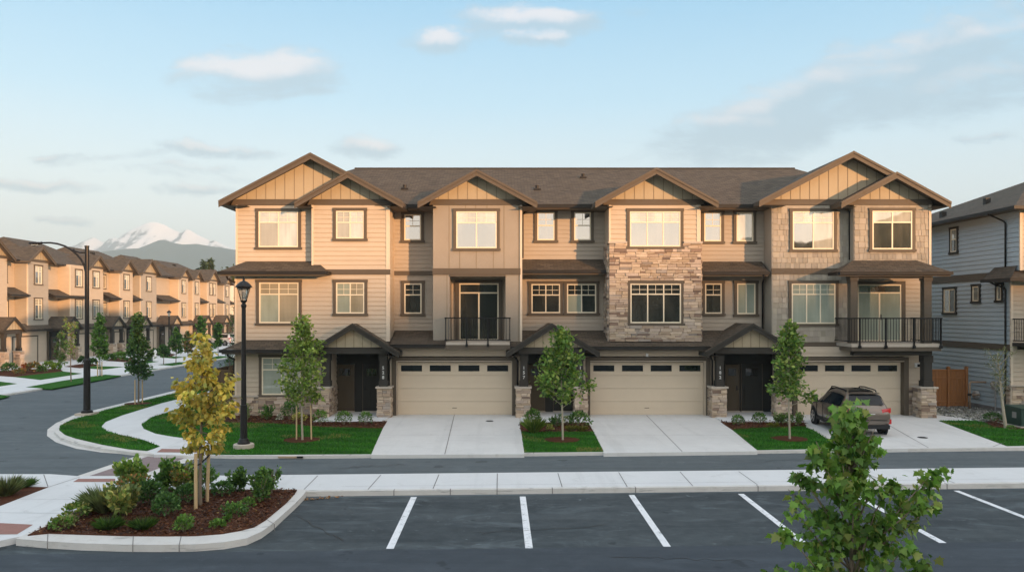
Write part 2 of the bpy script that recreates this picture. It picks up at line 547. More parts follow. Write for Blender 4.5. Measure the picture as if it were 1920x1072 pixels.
M['gravel'] = ground_mat('gravel', (.16, .16, .155), (.24, .235, .225), (.06, .06, .06), 9, 22)
M['wood'] = pmat('cedar_board', (.29, .125, .042), .65, s1=3, a1=.2, s2=20, a2=.15, stretch=(3, 3, .4))
M['stake'] = pmat('stake_wood', (.56, .40, .22), .7, s1=3, a1=.12, s2=25, a2=.12, stretch=(3, 3, .4))
M['bark'] = pmat('bark', (.20, .155, .11), .9, s1=6, a1=.2, s2=40, a2=.2, bmp=.5)
M['palebark'] = pmat('pale_bark', (.42, .36, .27), .9, s1=6, a1=.2, s2=40, a2=.2, bmp=.5)
M['leaf'] = leaf_mat('leaf')
M['needle'] = leaf_mat('needle', .1, .6)
M['strap'] = pmat('strap', (.012, .012, .012), .6)
# ------------------------------------------------------------------ ground, roads, kerbs
def ptsG(lst, z): return [G(px, py, z) for px, py in lst]


def sheet(name, mat, pts2, z, zb=None, kind='structure', parent=None):
    mb = MB(); mb.poly(pts2, z, 0, zb)
    o = mb.build(name, mat)
    if kind: o['kind'] = kind
    return o


def resample(poly, step):
    out = []
    for i in range(len(poly)):
        a = Vector(poly[i]); b = Vector(poly[(i + 1) % len(poly)])
        n = max(1, int((b - a).length / step))
        for k in range(n): out.append(tuple(a.lerp(b, k / n)))
    return out


def line_quad(mb, a, b, w, z, m=0):
    a = Vector(a); b = Vector(b); d = (b - a).normalized(); n = Vector((-d.y, d.x)) * w / 2
    q = [a - n, b - n, b + n, a + n]
    mb.face([(p.x, p.y, z) for p in q], m)


sheet('ground', M['soil'], [(-4480, -340), (3300, -340), (3300, 6170), (-4480, 6170)], -0.08)
sheet('road', M['asphalt'], [(-27.2, -14), (70, -14), (70, 60), (-15, 60), (-15, 190), (-27.2, 190)], 0.0)

# parking lot, darker and newer than the road
kr = G(1990, 914)
sheet('parking_lot', M['parking'], [G(560, 934), kr, (60, kr[1] + 2), (60, -13), (-27, -13), (-27, 15.4), G(-90, 1013), G(0, 1006), G(90, 1000), G(300, 1000)], 0.004)
M['aisle'] = asphalt_mat('aisle_asphalt', (.034, .044, .054), (.050, .062, .074), amt=.22)
sheet('parking_aisle', M['aisle'], [G(575, 1033), G(1990, 1014.5), (60, G(1990, 1014.5)[1] + 2.2), (60, -12.9), (-26.9, -12.9), (-26.9, 14.2), G(0, 1040), G(300, 1036)], .008)
# poured patches and sealed cracks in the asphalt
M['seal'] = pmat('crack_sealant', (.012, .013, .014), .5, spec=.4)
mb = MB()
rk = random.Random(4)
for (x0, y0, x1, y1) in ((880, 1000, 1140, 985), (1150, 1045, 1420, 1052), (560, 970, 640, 1012), (620, 878, 760, 871), (1330, 868, 1520, 862)):
    n = 16; pr = None
    for k in range(n + 1):
        t = k / n; q = G(x0 + (x1 - x0) * t + rk.uniform(-4, 4), y0 + (y1 - y0) * t + rk.uniform(-2.2, 2.2))
        if pr: line_quad(mb, pr, q, rk.uniform(.010, .022), .013)
        pr = q
o = mb.build('asphalt_cracks', M['seal']); o['kind'] = 'structure'
mb = MB()
for (xa, ya, xb, yb) in ((776, 932, 731, 1029), (980, 931, 992, 1028), (1184, 928, 1251, 1025), (1389, 926, 1510, 1021), (1602, 928, 1768, 1018), (1793, 920, 1990, 997)):
    line_quad(mb, G(xa, ya), G(xb, yb), .145, .012)
for (xa, ya, xb, yb) in ((2050, 918, 2420, 1010),): line_quad(mb, G(xa, ya), G(xb, yb), .145, .009)
o = mb.build('parking_line_markings', M['paint']); o['kind'] = 'structure'

# far block: gutter pan, kerb, then slabs of lawn, path and driveway on it
far = [(-18.62, 150), G(400, 712), G(333, 731), G(171, 770), G(136, 779), G(105, 793), G(89, 805), G(88, 817), G(105, 829), G(143, 841), G(190, 848), G(260, 853), G(300, 855), G(395, 858.5)]
pan = far + [G(420, 859), G(430, 856), (-5, 30), (-5, 150)]
sheet('gutter_pan', M['kerb'], pan, 0.008)
kerbl = [(-18.38, 150), G(400, 714, .1), G(333, 735, .1), G(200, 766, .1), G(171, 775, .1), G(130, 786.5, .1), G(106, 798, .1), G(102, 809, .1), G(114, 820, .1), G(143, 830, .1), G(190, 840, .1), G(245, 847, .1), G(285, 851, .1), G(372, 855, .1), G(395, 852.5, .1), G(440, 853.5, .1), G(540, 853.6, .1)]
kerbr = [G(560, 853.6, .1), G(1930, 838.5, .1)]
kr2 = (70, kerbr[1][1] + (70 - kerbr[1][0]) * .055)
sheet('kerb', M['kerb'], kerbl + kerbr + [kr2, (70, 150)], 0.10, -0.05)
# concrete rollover strip in front of the far kerb
a0 = [G(392, 858.5), G(1930, 844.5)]
sheet('kerb_lip', M['kerb'], a0 + [(70, a0[1][1] + (70 - a0[1][0]) * .055), kr2, kerbr[1], G(440, 852, .1), G(395, 851, .1)], 0.045, -0.04)

LZ = .115
lawnA = [(-18.25, 120), G(400, 714, .1), G(333, 736, .1), G(200, 768, .1), G(171, 777, .1), G(133, 787.5, .1), G(113, 798, .1), G(111, 806, .1), G(122, 815, .1), G(143, 822, .1), G(190, 833, .1), G(241, 842, .1), G(276, 845, .1), G(300, 837, .1), G(266, 824, .1), G(222, 814.5, .1), G(200, 808, .1), G(190, 800, .1), G(198, 791, .1), G(228, 779, .1), G(270, 766, .1), G(304, 755.5, .1), G(339, 747, .1), (-16.35, 120)]
pathA = [(-16.36, 120), G(339, 747, .1), G(304, 755.5, .1), G(270, 766, .1), G(228, 779, .1), G(198, 791, .1), G(190, 800, .1), G(200, 808, .1), G(222, 814.5, .1), G(266, 824, .1), G(300, 837, .1), G(276, 846, .1), G(290, 852, .1), G(385, 853, .1), G(412, 828, .1), G(374, 825, .1), G(349, 822, .1), G(320, 818, .1), G(292, 813, .1), G(270, 804, .1), G(265, 796, .1), G(285, 782, .1), G(327, 769, .1), (-14.6, 37), (-14.6, 120)]
lawnB = [(-14.6, 40), (-14.6, 37), G(327, 769, .1), G(285, 782, .1), G(265, 796, .1), G(270, 804, .1), G(292, 813, .1), G(320, 818, .1), G(349, 822, .1), G(374, 825, .1), G(412, 828, .1), G(388, 851.5, .1), G(440, 852.5, .1), G(696, 851, .1), G(718, 803, .1), (-6.9, 32.5), (-11.4, 34), (-11.4, 40)]
lawnC = [G(977, 808, .1), G(1112, 808, .1), G(1132, 846.5, .1), G(983, 848, .1)]
lawnD = [G(1370, 803, .1), G(1508, 800, .1), G(1524, 806, .1), G(1578, 840.5, .1), G(1420, 843.5, .1)]
lawnE = [G(1760, 789, .1), G(1824, 788.5, .1), G(1850, 792, .1), G(1990, 790, .1), G(1990, 833.5, .1), G(1888, 836, .1)]
LAWNS = []
for nm, pl in (('lawn', lawnA), ('lawn', lawnB), ('lawn', lawnC), ('lawn', lawnD), ('lawn', lawnE)):
    sheet(nm, M['lawn'], pl, LZ, 0.0); LAWNS.append(pl)
sheet('footpath', M['walk'], pathA, .108, 0.0)
dw1 = [G(733, 775, .1), G(968, 775, .1), G(976, 792, .1), G(983, 851.5, .1), G(696, 853, .1), G(716, 803, .1), G(729, 783, .1)]
dw2 = [G(1098, 775, .1), G(1330, 775, .1), G(1345, 786, .1), G(1420, 846, .1), G(1132, 849.5, .1), G(1104, 792, .1)]
dw3 = [G(1484, 775, .1), G(1700, 775, .1), G(1752, 776, .1), G(1806, 776, .1), G(1826, 788.7, .1), G(1760, 789.2, .1), G(1890, 838, .1), G(1578, 843, .1), G(1506, 786, .1)]
for d in (dw1, dw2, dw3): sheet('driveway', M['concrete'], d, .112, 0.0)
mb = MB()
for a, b in (((852, 777), (834, 851)), ((1212, 778), (1279, 846)), ((1660, 793), (1741, 839)), ((1862, 837), (1890, 826))):
    line_quad(mb, G(a[0], a[1], .112), G(b[0], b[1], .112), .025, .1165)
for y, xl, xr in ((815, 711, 979), (815, 1115, 1381)):
    line_quad(mb, G(xl, y, .112), G(xr, y, .112), .018, .1165)
for x in (610, 660, 755, 802, 905, 955, 1000, 1145, 1160, 1290, 1370, 1660, 1725, 1790):
    line_quad(mb, G(x, 850 - (x - 700) * .0085, .1), G(x + (x - 935) * .016, 856 - (x - 700) * .0085, .045), .022, .104)
o = mb.build('concrete_joints', M['joint']); o['kind'] = 'structure'

# porch floors
def rect(x0, x1, y0, y1): return [(x0, y0), (x1, y0), (x1, y1), (x0, y1)]
porchslabs = [rect(-7.45, -4.62, 32.1, 35.6), rect(.92, 3.78, 32.0, 35.6), rect(9.05, 12.25, 32.0, 35.6)]
for r in porchslabs: sheet('porch_floor', M['walk'], r, .135, 0.0)
mulches = [
    [(-12.6, 33.6), G(400, 790, .1), G(440, 793, .1), G(498, 794, .1), G(557, 797, .1), G(596, 801, .1), G(717, 804, .1), G(726, 790, .1), (-4.7, 32.15), (-7.4, 32.15), (-7.4, 34.05), (-11.4, 34.05)],
    [G(974, 793, .1), G(1103, 793, .1), G(1113, 810, .1), G(977, 810, .1)],
    [G(1351, 791, .1), G(1506, 789, .1), G(1512, 800, .1), G(1440, 801.5, .1), G(1374, 806, .1)],
    [G(1845, 793, .1), G(1868, 802, .1), G(1900, 805, .1), G(1990, 806, .1), G(1990, 786, .1), G(1870, 784, .1)]]
for ml in mulches: sheet('mulch_bed', M['mulch'], ml, .13, 0.0)
for (px, py) in ((565, 825), (1054, 825), (1481, 823), (258, 757)):
    c = G(px, py, .1)
    sheet('mulch_ring', M['mulch'], [(c[0] + .62 * math.cos(a) * (1 + .07 * math.sin(3 * a)), c[1] + .62 * math.sin(a)) for a in [2 * math.pi * k / 22 for k in range(22)]], .128, 0.0)
sheet('gravel_strip', M['gravel'], [G(1806, 776, .1), G(1826, 788.7, .1), G(1850, 792, .1), G(1870, 784, .1), (22.3, 33), (22.3, 47), (18.5, 47), (18.5, 34.3)], .105, 0.0)

# near sidewalk and the bed by the crossing
NZ = .13
nw = [G(-90, 888, NZ), G(93, 888, NZ), G(150, 892, NZ), G(340, 891.5, NZ), G(1990, 875, NZ), G(1990, 902, NZ), G(575, 918, NZ), G(557, 916.5, NZ), G(330, 915, NZ), G(222, 911, NZ), G(122, 966, NZ), G(42, 1004, NZ), G(0, 1013, NZ), G(-120, 1014, NZ), G(-120, 990, NZ), G(0, 948, NZ), G(90, 913, NZ), G(-90, 911, NZ)]
sheet('sidewalk', M['walk'], nw, NZ, -.02)
sheet('mulch_bed', M['mulch'], [G(-90, 911, NZ), G(90, 913, NZ), G(0, 948, NZ), G(-120, 990, NZ)], NZ + .01, 0.0)
mb = MB()
for (xa, ya, xb, yb) in ((690, 917, 714, 890), (812, 915.5, 823, 889), (932, 914.5, 932.5, 887), (1054, 912.5, 1046, 886.5), (1176, 912, 1160, 885), (1299, 910.5, 1275, 884), (1420, 908, 1385, 883.5), (1545, 907, 1498, 882), (1668, 906, 1610, 881), (1790, 905, 1722, 880), (570, 917, 596, 891), (82, 889, 90, 912), (90, 913, 150, 893.5), (0, 948, -4, 947)):
    line_quad(mb, G(xa, ya, NZ), G(xb, yb, NZ), .022, NZ + .004)
for (xa, ya, xb, yb) in ((640, 911.5, 1990, 896.5), (30, 935, 175, 936), (-40, 960, 125, 962)):
    line_quad(mb, G(xa, ya, NZ), G(xb, yb, NZ), .010, NZ + .004)
o = mb.build('sidewalk_joints', M['joint']); o['kind'] = 'structure'
# kerb face along the stalls
kf = [G(575, 918, NZ), G(1990, 902, NZ)]
kfo = [(p[0], p[1] - .14) for p in kf]
sheet('parking_kerb', M['kerb'], [kf[0], kf[1], kfo[1], kfo[0]], NZ - .004, -.02)
mb = MB()
for x in (740, 845, 932, 1035, 1190, 1418, 1770):
    y = 918 - (x - 575) * .0113
    p = G(x, y, NZ)
    mb.box(p[0] - .010, p[0] + .010, p[1] - .147, p[1] - .02, .0, NZ + .001)
o = mb.build('kerb_joints', M['joint']); o['kind'] = 'structure'

bedk = [G(575, 918, .14), G(570, 926, .14), G(553, 943, .14), G(511, 981, .14), G(490, 996, .14), G(463, 1008, .14), G(420, 1015.5, .14), G(366, 1019.5, .14), G(300, 1020.5, .14), G(233, 1020, .14), G(150, 1017.5, .14), G(90, 1014, .14), G(30, 1009, .14), G(122, 965, .14), G(222, 910, .14), G(330, 914, .14), G(557, 916, .14)]
sheet('bed_kerb', M['kerb'], bedk, .14, -.02)
bedm = [G(557, 917.5, .16), G(552, 925, .16), G(535, 943, .16), G(497, 974, .16), G(477, 986, .16), G(450, 993, .16), G(415, 999, .16), G(366, 1002.5, .16), G(300, 1003, .16), G(233, 1002.5, .16), G(150, 1000, .16), G(92, 998, .16), G(52, 1002, .16), G(122, 969, .16), G(226, 912.5, .16), G(330, 917.5, .16)]
sheet('mulch_bed', M['mulch'], bedm, .165, 0.0)
mb = MB()
for (px, py, qx, qy) in ((90, 997, 89, 1016), (340, 1003, 336, 1021), (498, 972, 514, 982), (250, 1003, 249, 1021)):
    a = Vector(G(px, py, .14)); b = Vector(G(qx, qy, .14)); b = a + (b - a) * 1.02
    line_quad(mb, a, b, .016, .1435)
    d = (b - a).normalized()
    n = Vector((-d.y, d.x)) * .008
    mb.face([(*(b - n), -.01), (*(b + n), -.01), (*(b + n), .143), (*(b - n), .143)])
o = mb.build('kerb_joints', M['joint']); o['kind'] = 'structure'

# crossing with red pavers
sheet('crossing_border', M['kerb'], [G(268, 851), G(376, 856), G(288, 893), G(142, 893.5)], .012)
sheet('crossing_pavers', M['paverdull'], [G(286, 853), G(354, 856), G(263, 892), G(168, 892.5)], .016)
sheet('red_pavers', M['paver'], [G(147, 897, NZ), G(216, 897, NZ), G(216, 903, NZ), G(137, 903, NZ)], NZ + .004)
sheet('red_pavers', M['paver'], [G(-60, 978, NZ), G(0, 980, NZ), G(62, 983, NZ), G(32, 1001, NZ), G(-60, 1002, NZ)], NZ + .004)
sheet('red_pavers', M['paver'], [G(303, 841, .108), G(374, 842, .108), G(376, 848, .108), G(294, 847.5, .108)], .113)

# left block across the side street
sheet('kerb', M['kerb'], [(-26.6, 24), (-26.6, 190), (-75, 190), (-75, 24)], .09, -.05)
sheet('sidewalk', M['walk'], [(-26.9, 24), (-26.9, 190), (-75, 190), (-75, 24)], .098)
ll = [
    [(49, 725.5), (97, 728.5), (160, 717), (227, 704), (198, 702), (120, 713)], [(-30, 737), (0, 739.6), (18, 742), (0, 746), (-40, 752)],
    [(28, 706.5), (76, 712), (154, 700), (118, 696)], [(-40, 713), (0, 715), (32, 719), (0, 724), (-40, 731)],
    [(150, 685), (233, 687.5), (193, 692.5), (160, 690)], [(272, 676), (298, 677.5), (272, 681.5), (258, 679)], [(296, 683.6), (323, 685.5), (352, 681), (337, 678.5)],
    [(232, 694.5), (262, 690.5), (296, 691), (250, 698)], [(308, 667), (345, 669), (328, 672), (300, 669.5)], [(380, 672.5), (402, 673.5), (432, 668), (412, 667)], [(386, 659.5), (412, 659.5), (396, 663), (380, 662)], [(360, 676), (376, 677), (352, 680.5), (340, 679)]]
for pl in ll:
    q = ptsG(pl, .1); LAWNS.append(q); sheet('lawn', M['lawn'], q, .108, .05)
for pl in ([(-40, 702), (28, 706.5), (118, 696), (112, 691), (60, 692), (20, 694), (-40, 696)], [(120, 687), (150, 690), (190, 684), (160, 681)], [(198, 676), (268, 681), (250, 671), (215, 669)], [(282, 664), (320, 669), (330, 664), (300, 660)]):
    sheet('mulch_bed', M['mulch'], ptsG(pl, .1), .112, .05)
# plain turf and earth behind the buildings
sheet('back_lawn', M['lawn'], [(-14.55, 47.5), (70, 47.5), (70, 150), (-14.55, 150)], .106)
sheet('back_lawn', M['lawn'], [(22.4, 24.5), (22.4, 34.7), (70, 34.7), (70, 27.5)], .104)
sheet('back_lawn', M['lawn'], [(-41.2, 24.2), (-41.2, 189), (-74.8, 189), (-74.8, 24.2)], .104)
# small iron covers
mb = MB()
for (px, py, r) in ((918, 789, .16), (1730, 820, .17)):
    c = G(px, py, .112)
    mb.lathe([(r, .114), (r, .121), (r * .8, .122)], c[0], c[1], 16)
    for k in range(-3, 4): mb.box(c[0] - r * .7, c[0] + r * .7, c[1] + k * .035 - .006, c[1] + k * .035 + .006, .121, .126)
o = mb.build('drain_cover', M['black']); o['kind'] = 'structure'
# catch basin throat in the far kerb
c = G(543, 857)
mb = MB()
mb.box(c[0] - .28, c[0] + .28, c[1] - .30, c[1] + .05, .03, .075, 0)
mb.box(c[0] + .30, c[0] + .48, c[1] - .30, c[1] + .05, .03, .078, 1)
o = mb.build('storm_drain', [pmat('drain_concrete', (.40, .30, .20), .9), M['black']]); o['kind'] = 'structure'


# ------------------------------------------------------------------ land forms
def fbm(x, y, seed=0, octs=5):
    rng = np.random.RandomState(seed)
    v = np.zeros_like(x); amp = 1.0
    for k in range(octs):
        for j in range(3):
            a = rng.uniform(0, 2 * math.pi); ph = rng.uniform(0, 6.28)
            v += amp / 3 * np.sin((x * math.cos(a) + y * math.sin(a)) * (1.9 ** k) + ph + 1.7 * np.sin((x * math.sin(a) - y * math.cos(a)) * (1.9 ** k) * .6 + ph * 2))
        amp *= .52
    return v


def height_mesh(name, X, Y, Z, mat, kind='structure', smooth=True):
    n, m = X.shape
    me = bpy.data.meshes.new(name)
    V = np.stack([X, Y, Z], -1).reshape(-1, 3)
    idx = np.arange(n * m).reshape(n, m)
    F = np.stack([idx[:-1, :-1], idx[:-1, 1:], idx[1:, 1:], idx[1:, :-1]], -1).reshape(-1, 4)
    me.from_pydata(V.tolist(), [], F.tolist())
    me.materials.append(mat)
    if smooth: me.polygons.foreach_set('use_smooth', [True] * len(F))
    me.update()
    o = bpy.data.objects.new(name, me)
    COL.objects.link(o)
    if kind: o['kind'] = kind
    return o


# wooded hill behind the viewpoint; the low sun comes over its crest
es = np.array((math.sin(R(SUN_AZ)), math.cos(R(SUN_AZ)))); eu = np.array((-es[1], es[0]))
TC = 210.0
def crest(u):
    tan = math.tan(R(SUN_EL))
    base = 5.0 + (TC + 25) * tan
    k = np.interp(u, [-400, -160, -120, -90, -60, -45, -30, -12, 3, 9, 13, 20, 28, 36, 60, 400], [-10, -9, -4, -7, -2.5, -6, -3, 3.5, 4.5, 3.0, .5, .9, .9, -.2, 1.0, -3])  # unseen crest, shaped by stretch to lay shade on the facade and row
    return base + k
uu = np.linspace(-420, 300, 560); tt = np.linspace(110, 320, 40)
U, T = np.meshgrid(uu, tt)
H = crest(U) * np.exp(-((T - TC) / 48) ** 2)
H += .6 * fbm(U * .42, T * .42, 3, 5) * np.exp(-((T - TC) / 40) ** 2)
XX = T * es[0] + U * eu[0]; YY = T * es[1] + U * eu[1]
height_mesh('hills', XX, YY, H - .5, ground_mat('wooded_hill', (.020, .030, .012), (.035, .045, .016), (.012, .018, .008), .5, 2))

# snow mountain and the forested ridge before it
def prof(px, pts): return np.interp(px, [p[0] for p in pts], [p[1] for p in pts])
DR = 3200.0
pxs = np.linspace(-900, 2300, 700); ts = np.linspace(-1, 1.0, 60)
Pp, Tt = np.meshgrid(pxs, ts)
ridge = prof(Pp, [(-700, 520), (-200, 500), (60, 486), (150, 478), (200, 468), (240, 463.5), (262, 463), (280, 456), (300, 447.5), (306, 446.5), (325, 452), (345, 455), (370, 453.5), (395, 458), (420, 462), (445, 466), (520, 470), (640, 478), (900, 490), (1300, 500), (1800, 520), (2300, 575)])
hz = (CAMH + (VPY - ridge) * DR / FPX)
fall = np.where(Tt < 0, 1 + Tt * 1.0, 1 - Tt * .9)
nz = fbm(Pp * .030, Tt * 4, 11, 5)
Z = hz * np.clip(fall, 0, 1) ** 1.15 + 19 * nz * (1 - np.abs(Tt)) * np.clip(np.abs(Tt) * 4, .05, 1)
Yd = DR + Tt * 760
height_mesh('forested_ridge', (Pp - VPX) * DR / FPX, Yd, Z - 2, ground_mat('ridge_forest', (.012, .026, .022), (.020, .038, .030), (.008, .018, .016), .014, .06))

DM = 5000.0
pxs = np.linspace(-300, 760, 520); ts = np.linspace(-1, 1.0, 90)
Pp, Tt = np.meshgrid(pxs, ts)
mt = prof(Pp, [(-300, 560), (0, 500), (110, 470), (130, 461), (148, 457), (160, 450), (172, 443.5), (178, 443), (190, 450), (198, 451), (207, 444), (217, 443), (229, 446), (234, 436), (250, 427), (266, 419), (276, 415), (286, 413), (296, 414), (310, 419), (325, 428), (338, 433), (345, 431), (351, 426.5), (356, 428), (370, 437), (385, 444), (396, 450), (404, 449), (420, 458), (440, 466), (470, 478), (560, 500), (760, 570)])
hz = CAMH + (VPY - mt) * DM / FPX
nz = fbm(Pp * .055, Tt * 5, 21, 6)
wob = 1 + .10 * fbm(Pp * .03, Tt * 2, 5, 3)
fall = np.clip(1 - np.abs(Tt * wob) ** 1.0, 0, 1)
Z = hz * fall ** 1.05 + 34 * nz * np.clip(np.abs(Tt) * 5, .03, 1) * (1 - np.abs(Tt))
def snow_mat():
    m, nt, b = newmat('mountain_rock_and_snow')
    geo = nt.n('ShaderNodeNewGeometry')
    pos = geo.outputs['Position']
    z = nt.sep(pos)[2]; nzv = nt.sep(geo.outputs['Normal'])
    n = nt.noise(pos, .011, 6, .62)
    lev = nt.m('ADD', nt.m('DIVIDE', nt.m('SUBTRACT', z, 394.0), 156.0), nt.m('MULTIPLY', nt.m('SUBTRACT', n, .5), 3.2))
    lev = nt.m('ADD', lev, nt.m('MULTIPLY', nzv[0], 1.1))
    c = nt.mix(nt.ss(lev, .0, .5), (.06, .065, .09), (.86, .84, .86))
    nt.val(b.inputs['Base Color'], c)
    b.inputs['Roughness'].default_value = .9
    return m
height_mesh('snow_mountain', (Pp - VPX) * DM / FPX, DM + Tt * 1000, Z - 3, snow_mat())

# ------------------------------------------------------------------ evening haze, one even box round everything
def haze():
    m = bpy.data.materials.new('haze_air'); m.use_nodes = True
    nt = NT(m.node_tree)
    m.node_tree.nodes.remove(m.node_tree.nodes['Principled BSDF'])
    v = nt.n('ShaderNodeVolumePrincipled')
    v.inputs['Color'].default_value = (.68, .90, 1.0, 1)
    v.inputs['Density'].default_value = HAZE
    v.inputs['Anisotropy'].default_value = -0.13
    nt.t.links.new(v.outputs[0], nt.t.nodes['Material Output'].inputs['Volume'])
    mb = MB(); mb.box(-4500, 3320, -360, 6200, -1.2, 620)
    o = mb.build('haze', m); o['kind'] = 'stuff'
HAZE = .00026
haze()
# ------------------------------------------------------------------ house-building kit
RNG = random.Random(7)


def lap(mb, u0, u1, z0, z1, d, m=0, expo=.19, axis='y', sgn=-1):
    """clapboard courses standing proud of plane d (axis y: a wall facing -y; axis x: a wall facing sgn*x)"""
    n = max(1, round((z1 - z0) / expo)); h = (z1 - z0) / n
    def P(u, t, z):
        return (u, d + sgn * t, z) if axis == 'y' else (d + sgn * t, u, z)
    fl = (axis == 'x' and sgn < 0)
    for k in range(n):
        a = z0 + k * h; b = a + h
        q = [P(u0, .034, a), P(u1, .034, a), P(u1, .004, b), P(u0, .004, b)]
        r = [P(u0, .002, a), P(u1, .002, a), P(u1, .034, a), P(u0, .034, a)]
        if fl: q = q[::-1]; r = r[::-1]
        mb.face(q, m); mb.face(r, m)


def shakes(mb, u0, u1, z0, z1, d, m=0):
    n = max(1, round((z1 - z0) / .24)); h = (z1 - z0) / n
    for k in range(n):
        a = z0 + k * h; b = a + h
        u = u0
        while u < u1 - .001:
            w = RNG.uniform(.13, .30)
            e = min(u1, u + w)
            if u1 - e < .08: e = u1
            t = RNG.uniform(.020, .034); dz = RNG.uniform(-.012, .006)
            v = RNG.uniform(.80, 1.12); c = (v, v * RNG.uniform(.98, 1.0), v * RNG.uniform(.95, 1.0))
            g = .007
            mb.face([(u + g, d - t, a + dz), (e - g, d - t, a + dz), (e - g, d - .006, b + .02), (u + g, d - .006, b + .02)], m, None, c)
            mb.face([(u + g, d, a + dz), (e - g, d, a + dz), (e - g, d - t, a + dz), (u + g, d - t, a + dz)], m, None, c)
            u = e


STONES = [(.50, .39, .28), (.44, .335, .235), (.56, .45, .34), (.38, .285, .205), (.245, .170, .125), (.33, .28, .235), (.47, .375, .30), (.52, .41, .31), (.40, .31, .24), (.20, .145, .115)]
STW = [5, 5, 4, 4, 2, 2, 4, 4, 3, 1]


def stones(mb, u0, u1, z0, z1, d, m=0, axis='y', sgn=-1, hmin=.07, hmax=.15, wmin=.16, wmax=.55):
    """ledge-stone veneer: one irregular block per stone"""
    z = z0
    while z < z1 - .001:
        h = RNG.uniform(hmin, hmax)
        if z1 - (z + h) < hmin * .7: h = z1 - z
        u = u0
        while u < u1 - .001:
            w = RNG.uniform(wmin, wmax)
            if u1 - (u + w) < wmin * .6: w = u1 - u
            sub = [(z, z + h)]
            if h > .11 and RNG.random() < .3: sub = [(z, z + h * .5), (z + h * .5, z + h)]
            for (a, b) in sub:
                t = RNG.uniform(.035, .085)
                c = RNG.choices(STONES, STW)[0]; k = RNG.uniform(.86, 1.12)
                c = tuple(min(.75, x * k) for x in c)
                g = .006
                j = lambda: RNG.uniform(-.006, .006)
                if axis == 'y':
                    q = [(u + g + j(), d - t + j(), a + g + j()), (u + w - g + j(), d - t + j(), a + g + j()), (u + w - g + j(), d - t + j(), b - g + j()), (u + g + j(), d - t + j(), b - g + j())]
                    mb.prism(q, (0, t, 0), m, c)
                else:
                    x = d + sgn * t
                    q = [(x + j(), u + g + j(), a + g + j()), (x + j(), u + w - g + j(), a + g + j()), (x + j(), u + w - g + j(), b - g + j()), (x + j(), u + g + j(), b - g + j())]
                    if sgn < 0: q = q[::-1]
                    mb.prism(q, (-sgn * t, 0, 0), m, c)
            u += w
        z += h


def roofquad(mb, a, b, c, d, m=0):
    """a-b eave edge, d-c upper edge; UV in metres along the eave and up the slope"""
    a, b, c, d = map(Vector, (a, b, c, d))
    e = (b - a).normalized()
    nrm = (b - a).cross(d - a).normalized()
    s = nrm.cross(e)
    uv = [((p - a).dot(e) + a.dot(e), (p - a).dot(s)) for p in (a, b, c, d)]
    mb.face([a, b, c, d], m, uv)


def rooftri(mb, a, b, c, m=0):
    a, b, c = map(Vector, (a, b, c))
    e = (b - a).normalized(); nrm = (b - a).cross(c - a).normalized(); s = nrm.cross(e)
    mb.face([a, b, c], m, [((p - a).dot(e) + a.dot(e), (p - a).dot(s)) for p in (a, b, c)])


def window(par, u0, u1, z0, z1, d, cols=2, transom=.3, grid=True, panes=('blind', 'sheer'), top=None, casing='trim', cw=.125, sill=True, open_rows=None, axis='y', sgn=-1, label=None):
    """casing (part) with vinyl frame and panes (sub-parts); outer casing u0..u1, z0..z1 in front of plane d"""
    def B(mb, a0, a1, t0, t1, b0, b1, m=0):
        if axis == 'y': mb.box(a0, a1, d + sgn * t0, d + sgn * t1, b0, b1, m)
        else: mb.box(d + sgn * t0, d + sgn * t1, a0, a1, b0, b1, m)
    mb = MB()
    sh = .10 if sill else cw
    B(mb, u0, u0 + cw, 0, .072, z0 + sh, z1 - cw); B(mb, u1 - cw, u1, 0, .072, z0 + sh, z1 - cw)
    B(mb, u0 - (.02 if sill else 0), u1 + (.02 if sill else 0), 0, .078, z1 - cw, z1)
    B(mb, u0 - (.04 if sill else 0), u1 + (.04 if sill else 0), 0, .095, z0, z0 + sh)
    o = mb.build('window', M[casing], par)
    if label: o['label'] = label
    a0, a1, b0, b1 = u0 + cw, u1 - cw, z0 + sh, z1 - cw
    fw = .055
    mb = MB()
    B(mb, a0, a0 + fw, 0, .058, b0, b1); B(mb, a1 - fw, a1, 0, .058, b0, b1)
    B(mb, a0 + fw, a1 - fw, 0, .058, b0, b0 + fw); B(mb, a0 + fw, a1 - fw, 0, .058, b1 - fw, b1)
    pn = MB(); pm = []
    def pmi(k):
        if k not in pm: pm.append(k)
        return pm.index(k)
    zt = b1 - (b1 - b0) * transom if transom else None
    W_ = (a1 - a0 - 2 * fw)
    cwid = W_ / cols
    lo = b0 + fw; hi = b1 - fw
    for k in range(cols):
        x0 = a0 + fw + k * cwid; x1 = x0 + cwid
        if k: B(mb, x0 - .025, x0 + .025, 0, .056, lo, hi)
        pk = panes[k % len(panes)]
        def pane(z_0, z_1, key):
            if axis == 'y': q = [(x0, d + sgn * .034, z_0), (x1, d + sgn * .034, z_0), (x1, d + sgn * .034, z_1), (x0, d + sgn * .034, z_1)]
            else:
                q = [(d + sgn * .034, x0, z_0), (d + sgn * .034, x1, z_0), (d + sgn * .034, x1, z_1), (d + sgn * .034, x0, z_1)]
                if sgn < 0: q = q[::-1]
            pn.face(q, pmi(key))
        if zt:
            pane(lo, zt, pk); pane(zt, hi, top or pk)
            if grid:
                xm = (x0 + x1) / 2; zm = (zt + hi) / 2
                B(mb, xm - .009, xm + .009, .034, .040, zt + .02, hi)
                B(mb, x0 + .02, x1 - .02, .034, .0405, zm - .009, zm + .009)
        else: pane(lo, hi, pk)
    if zt: B(mb, a0 + fw, a1 - fw, 0, .0545, zt - .025, zt + .025)
    mb.build('frame', M['frame'], o)
    pn.build('pane', [M[k] for k in pm], o)
    return o


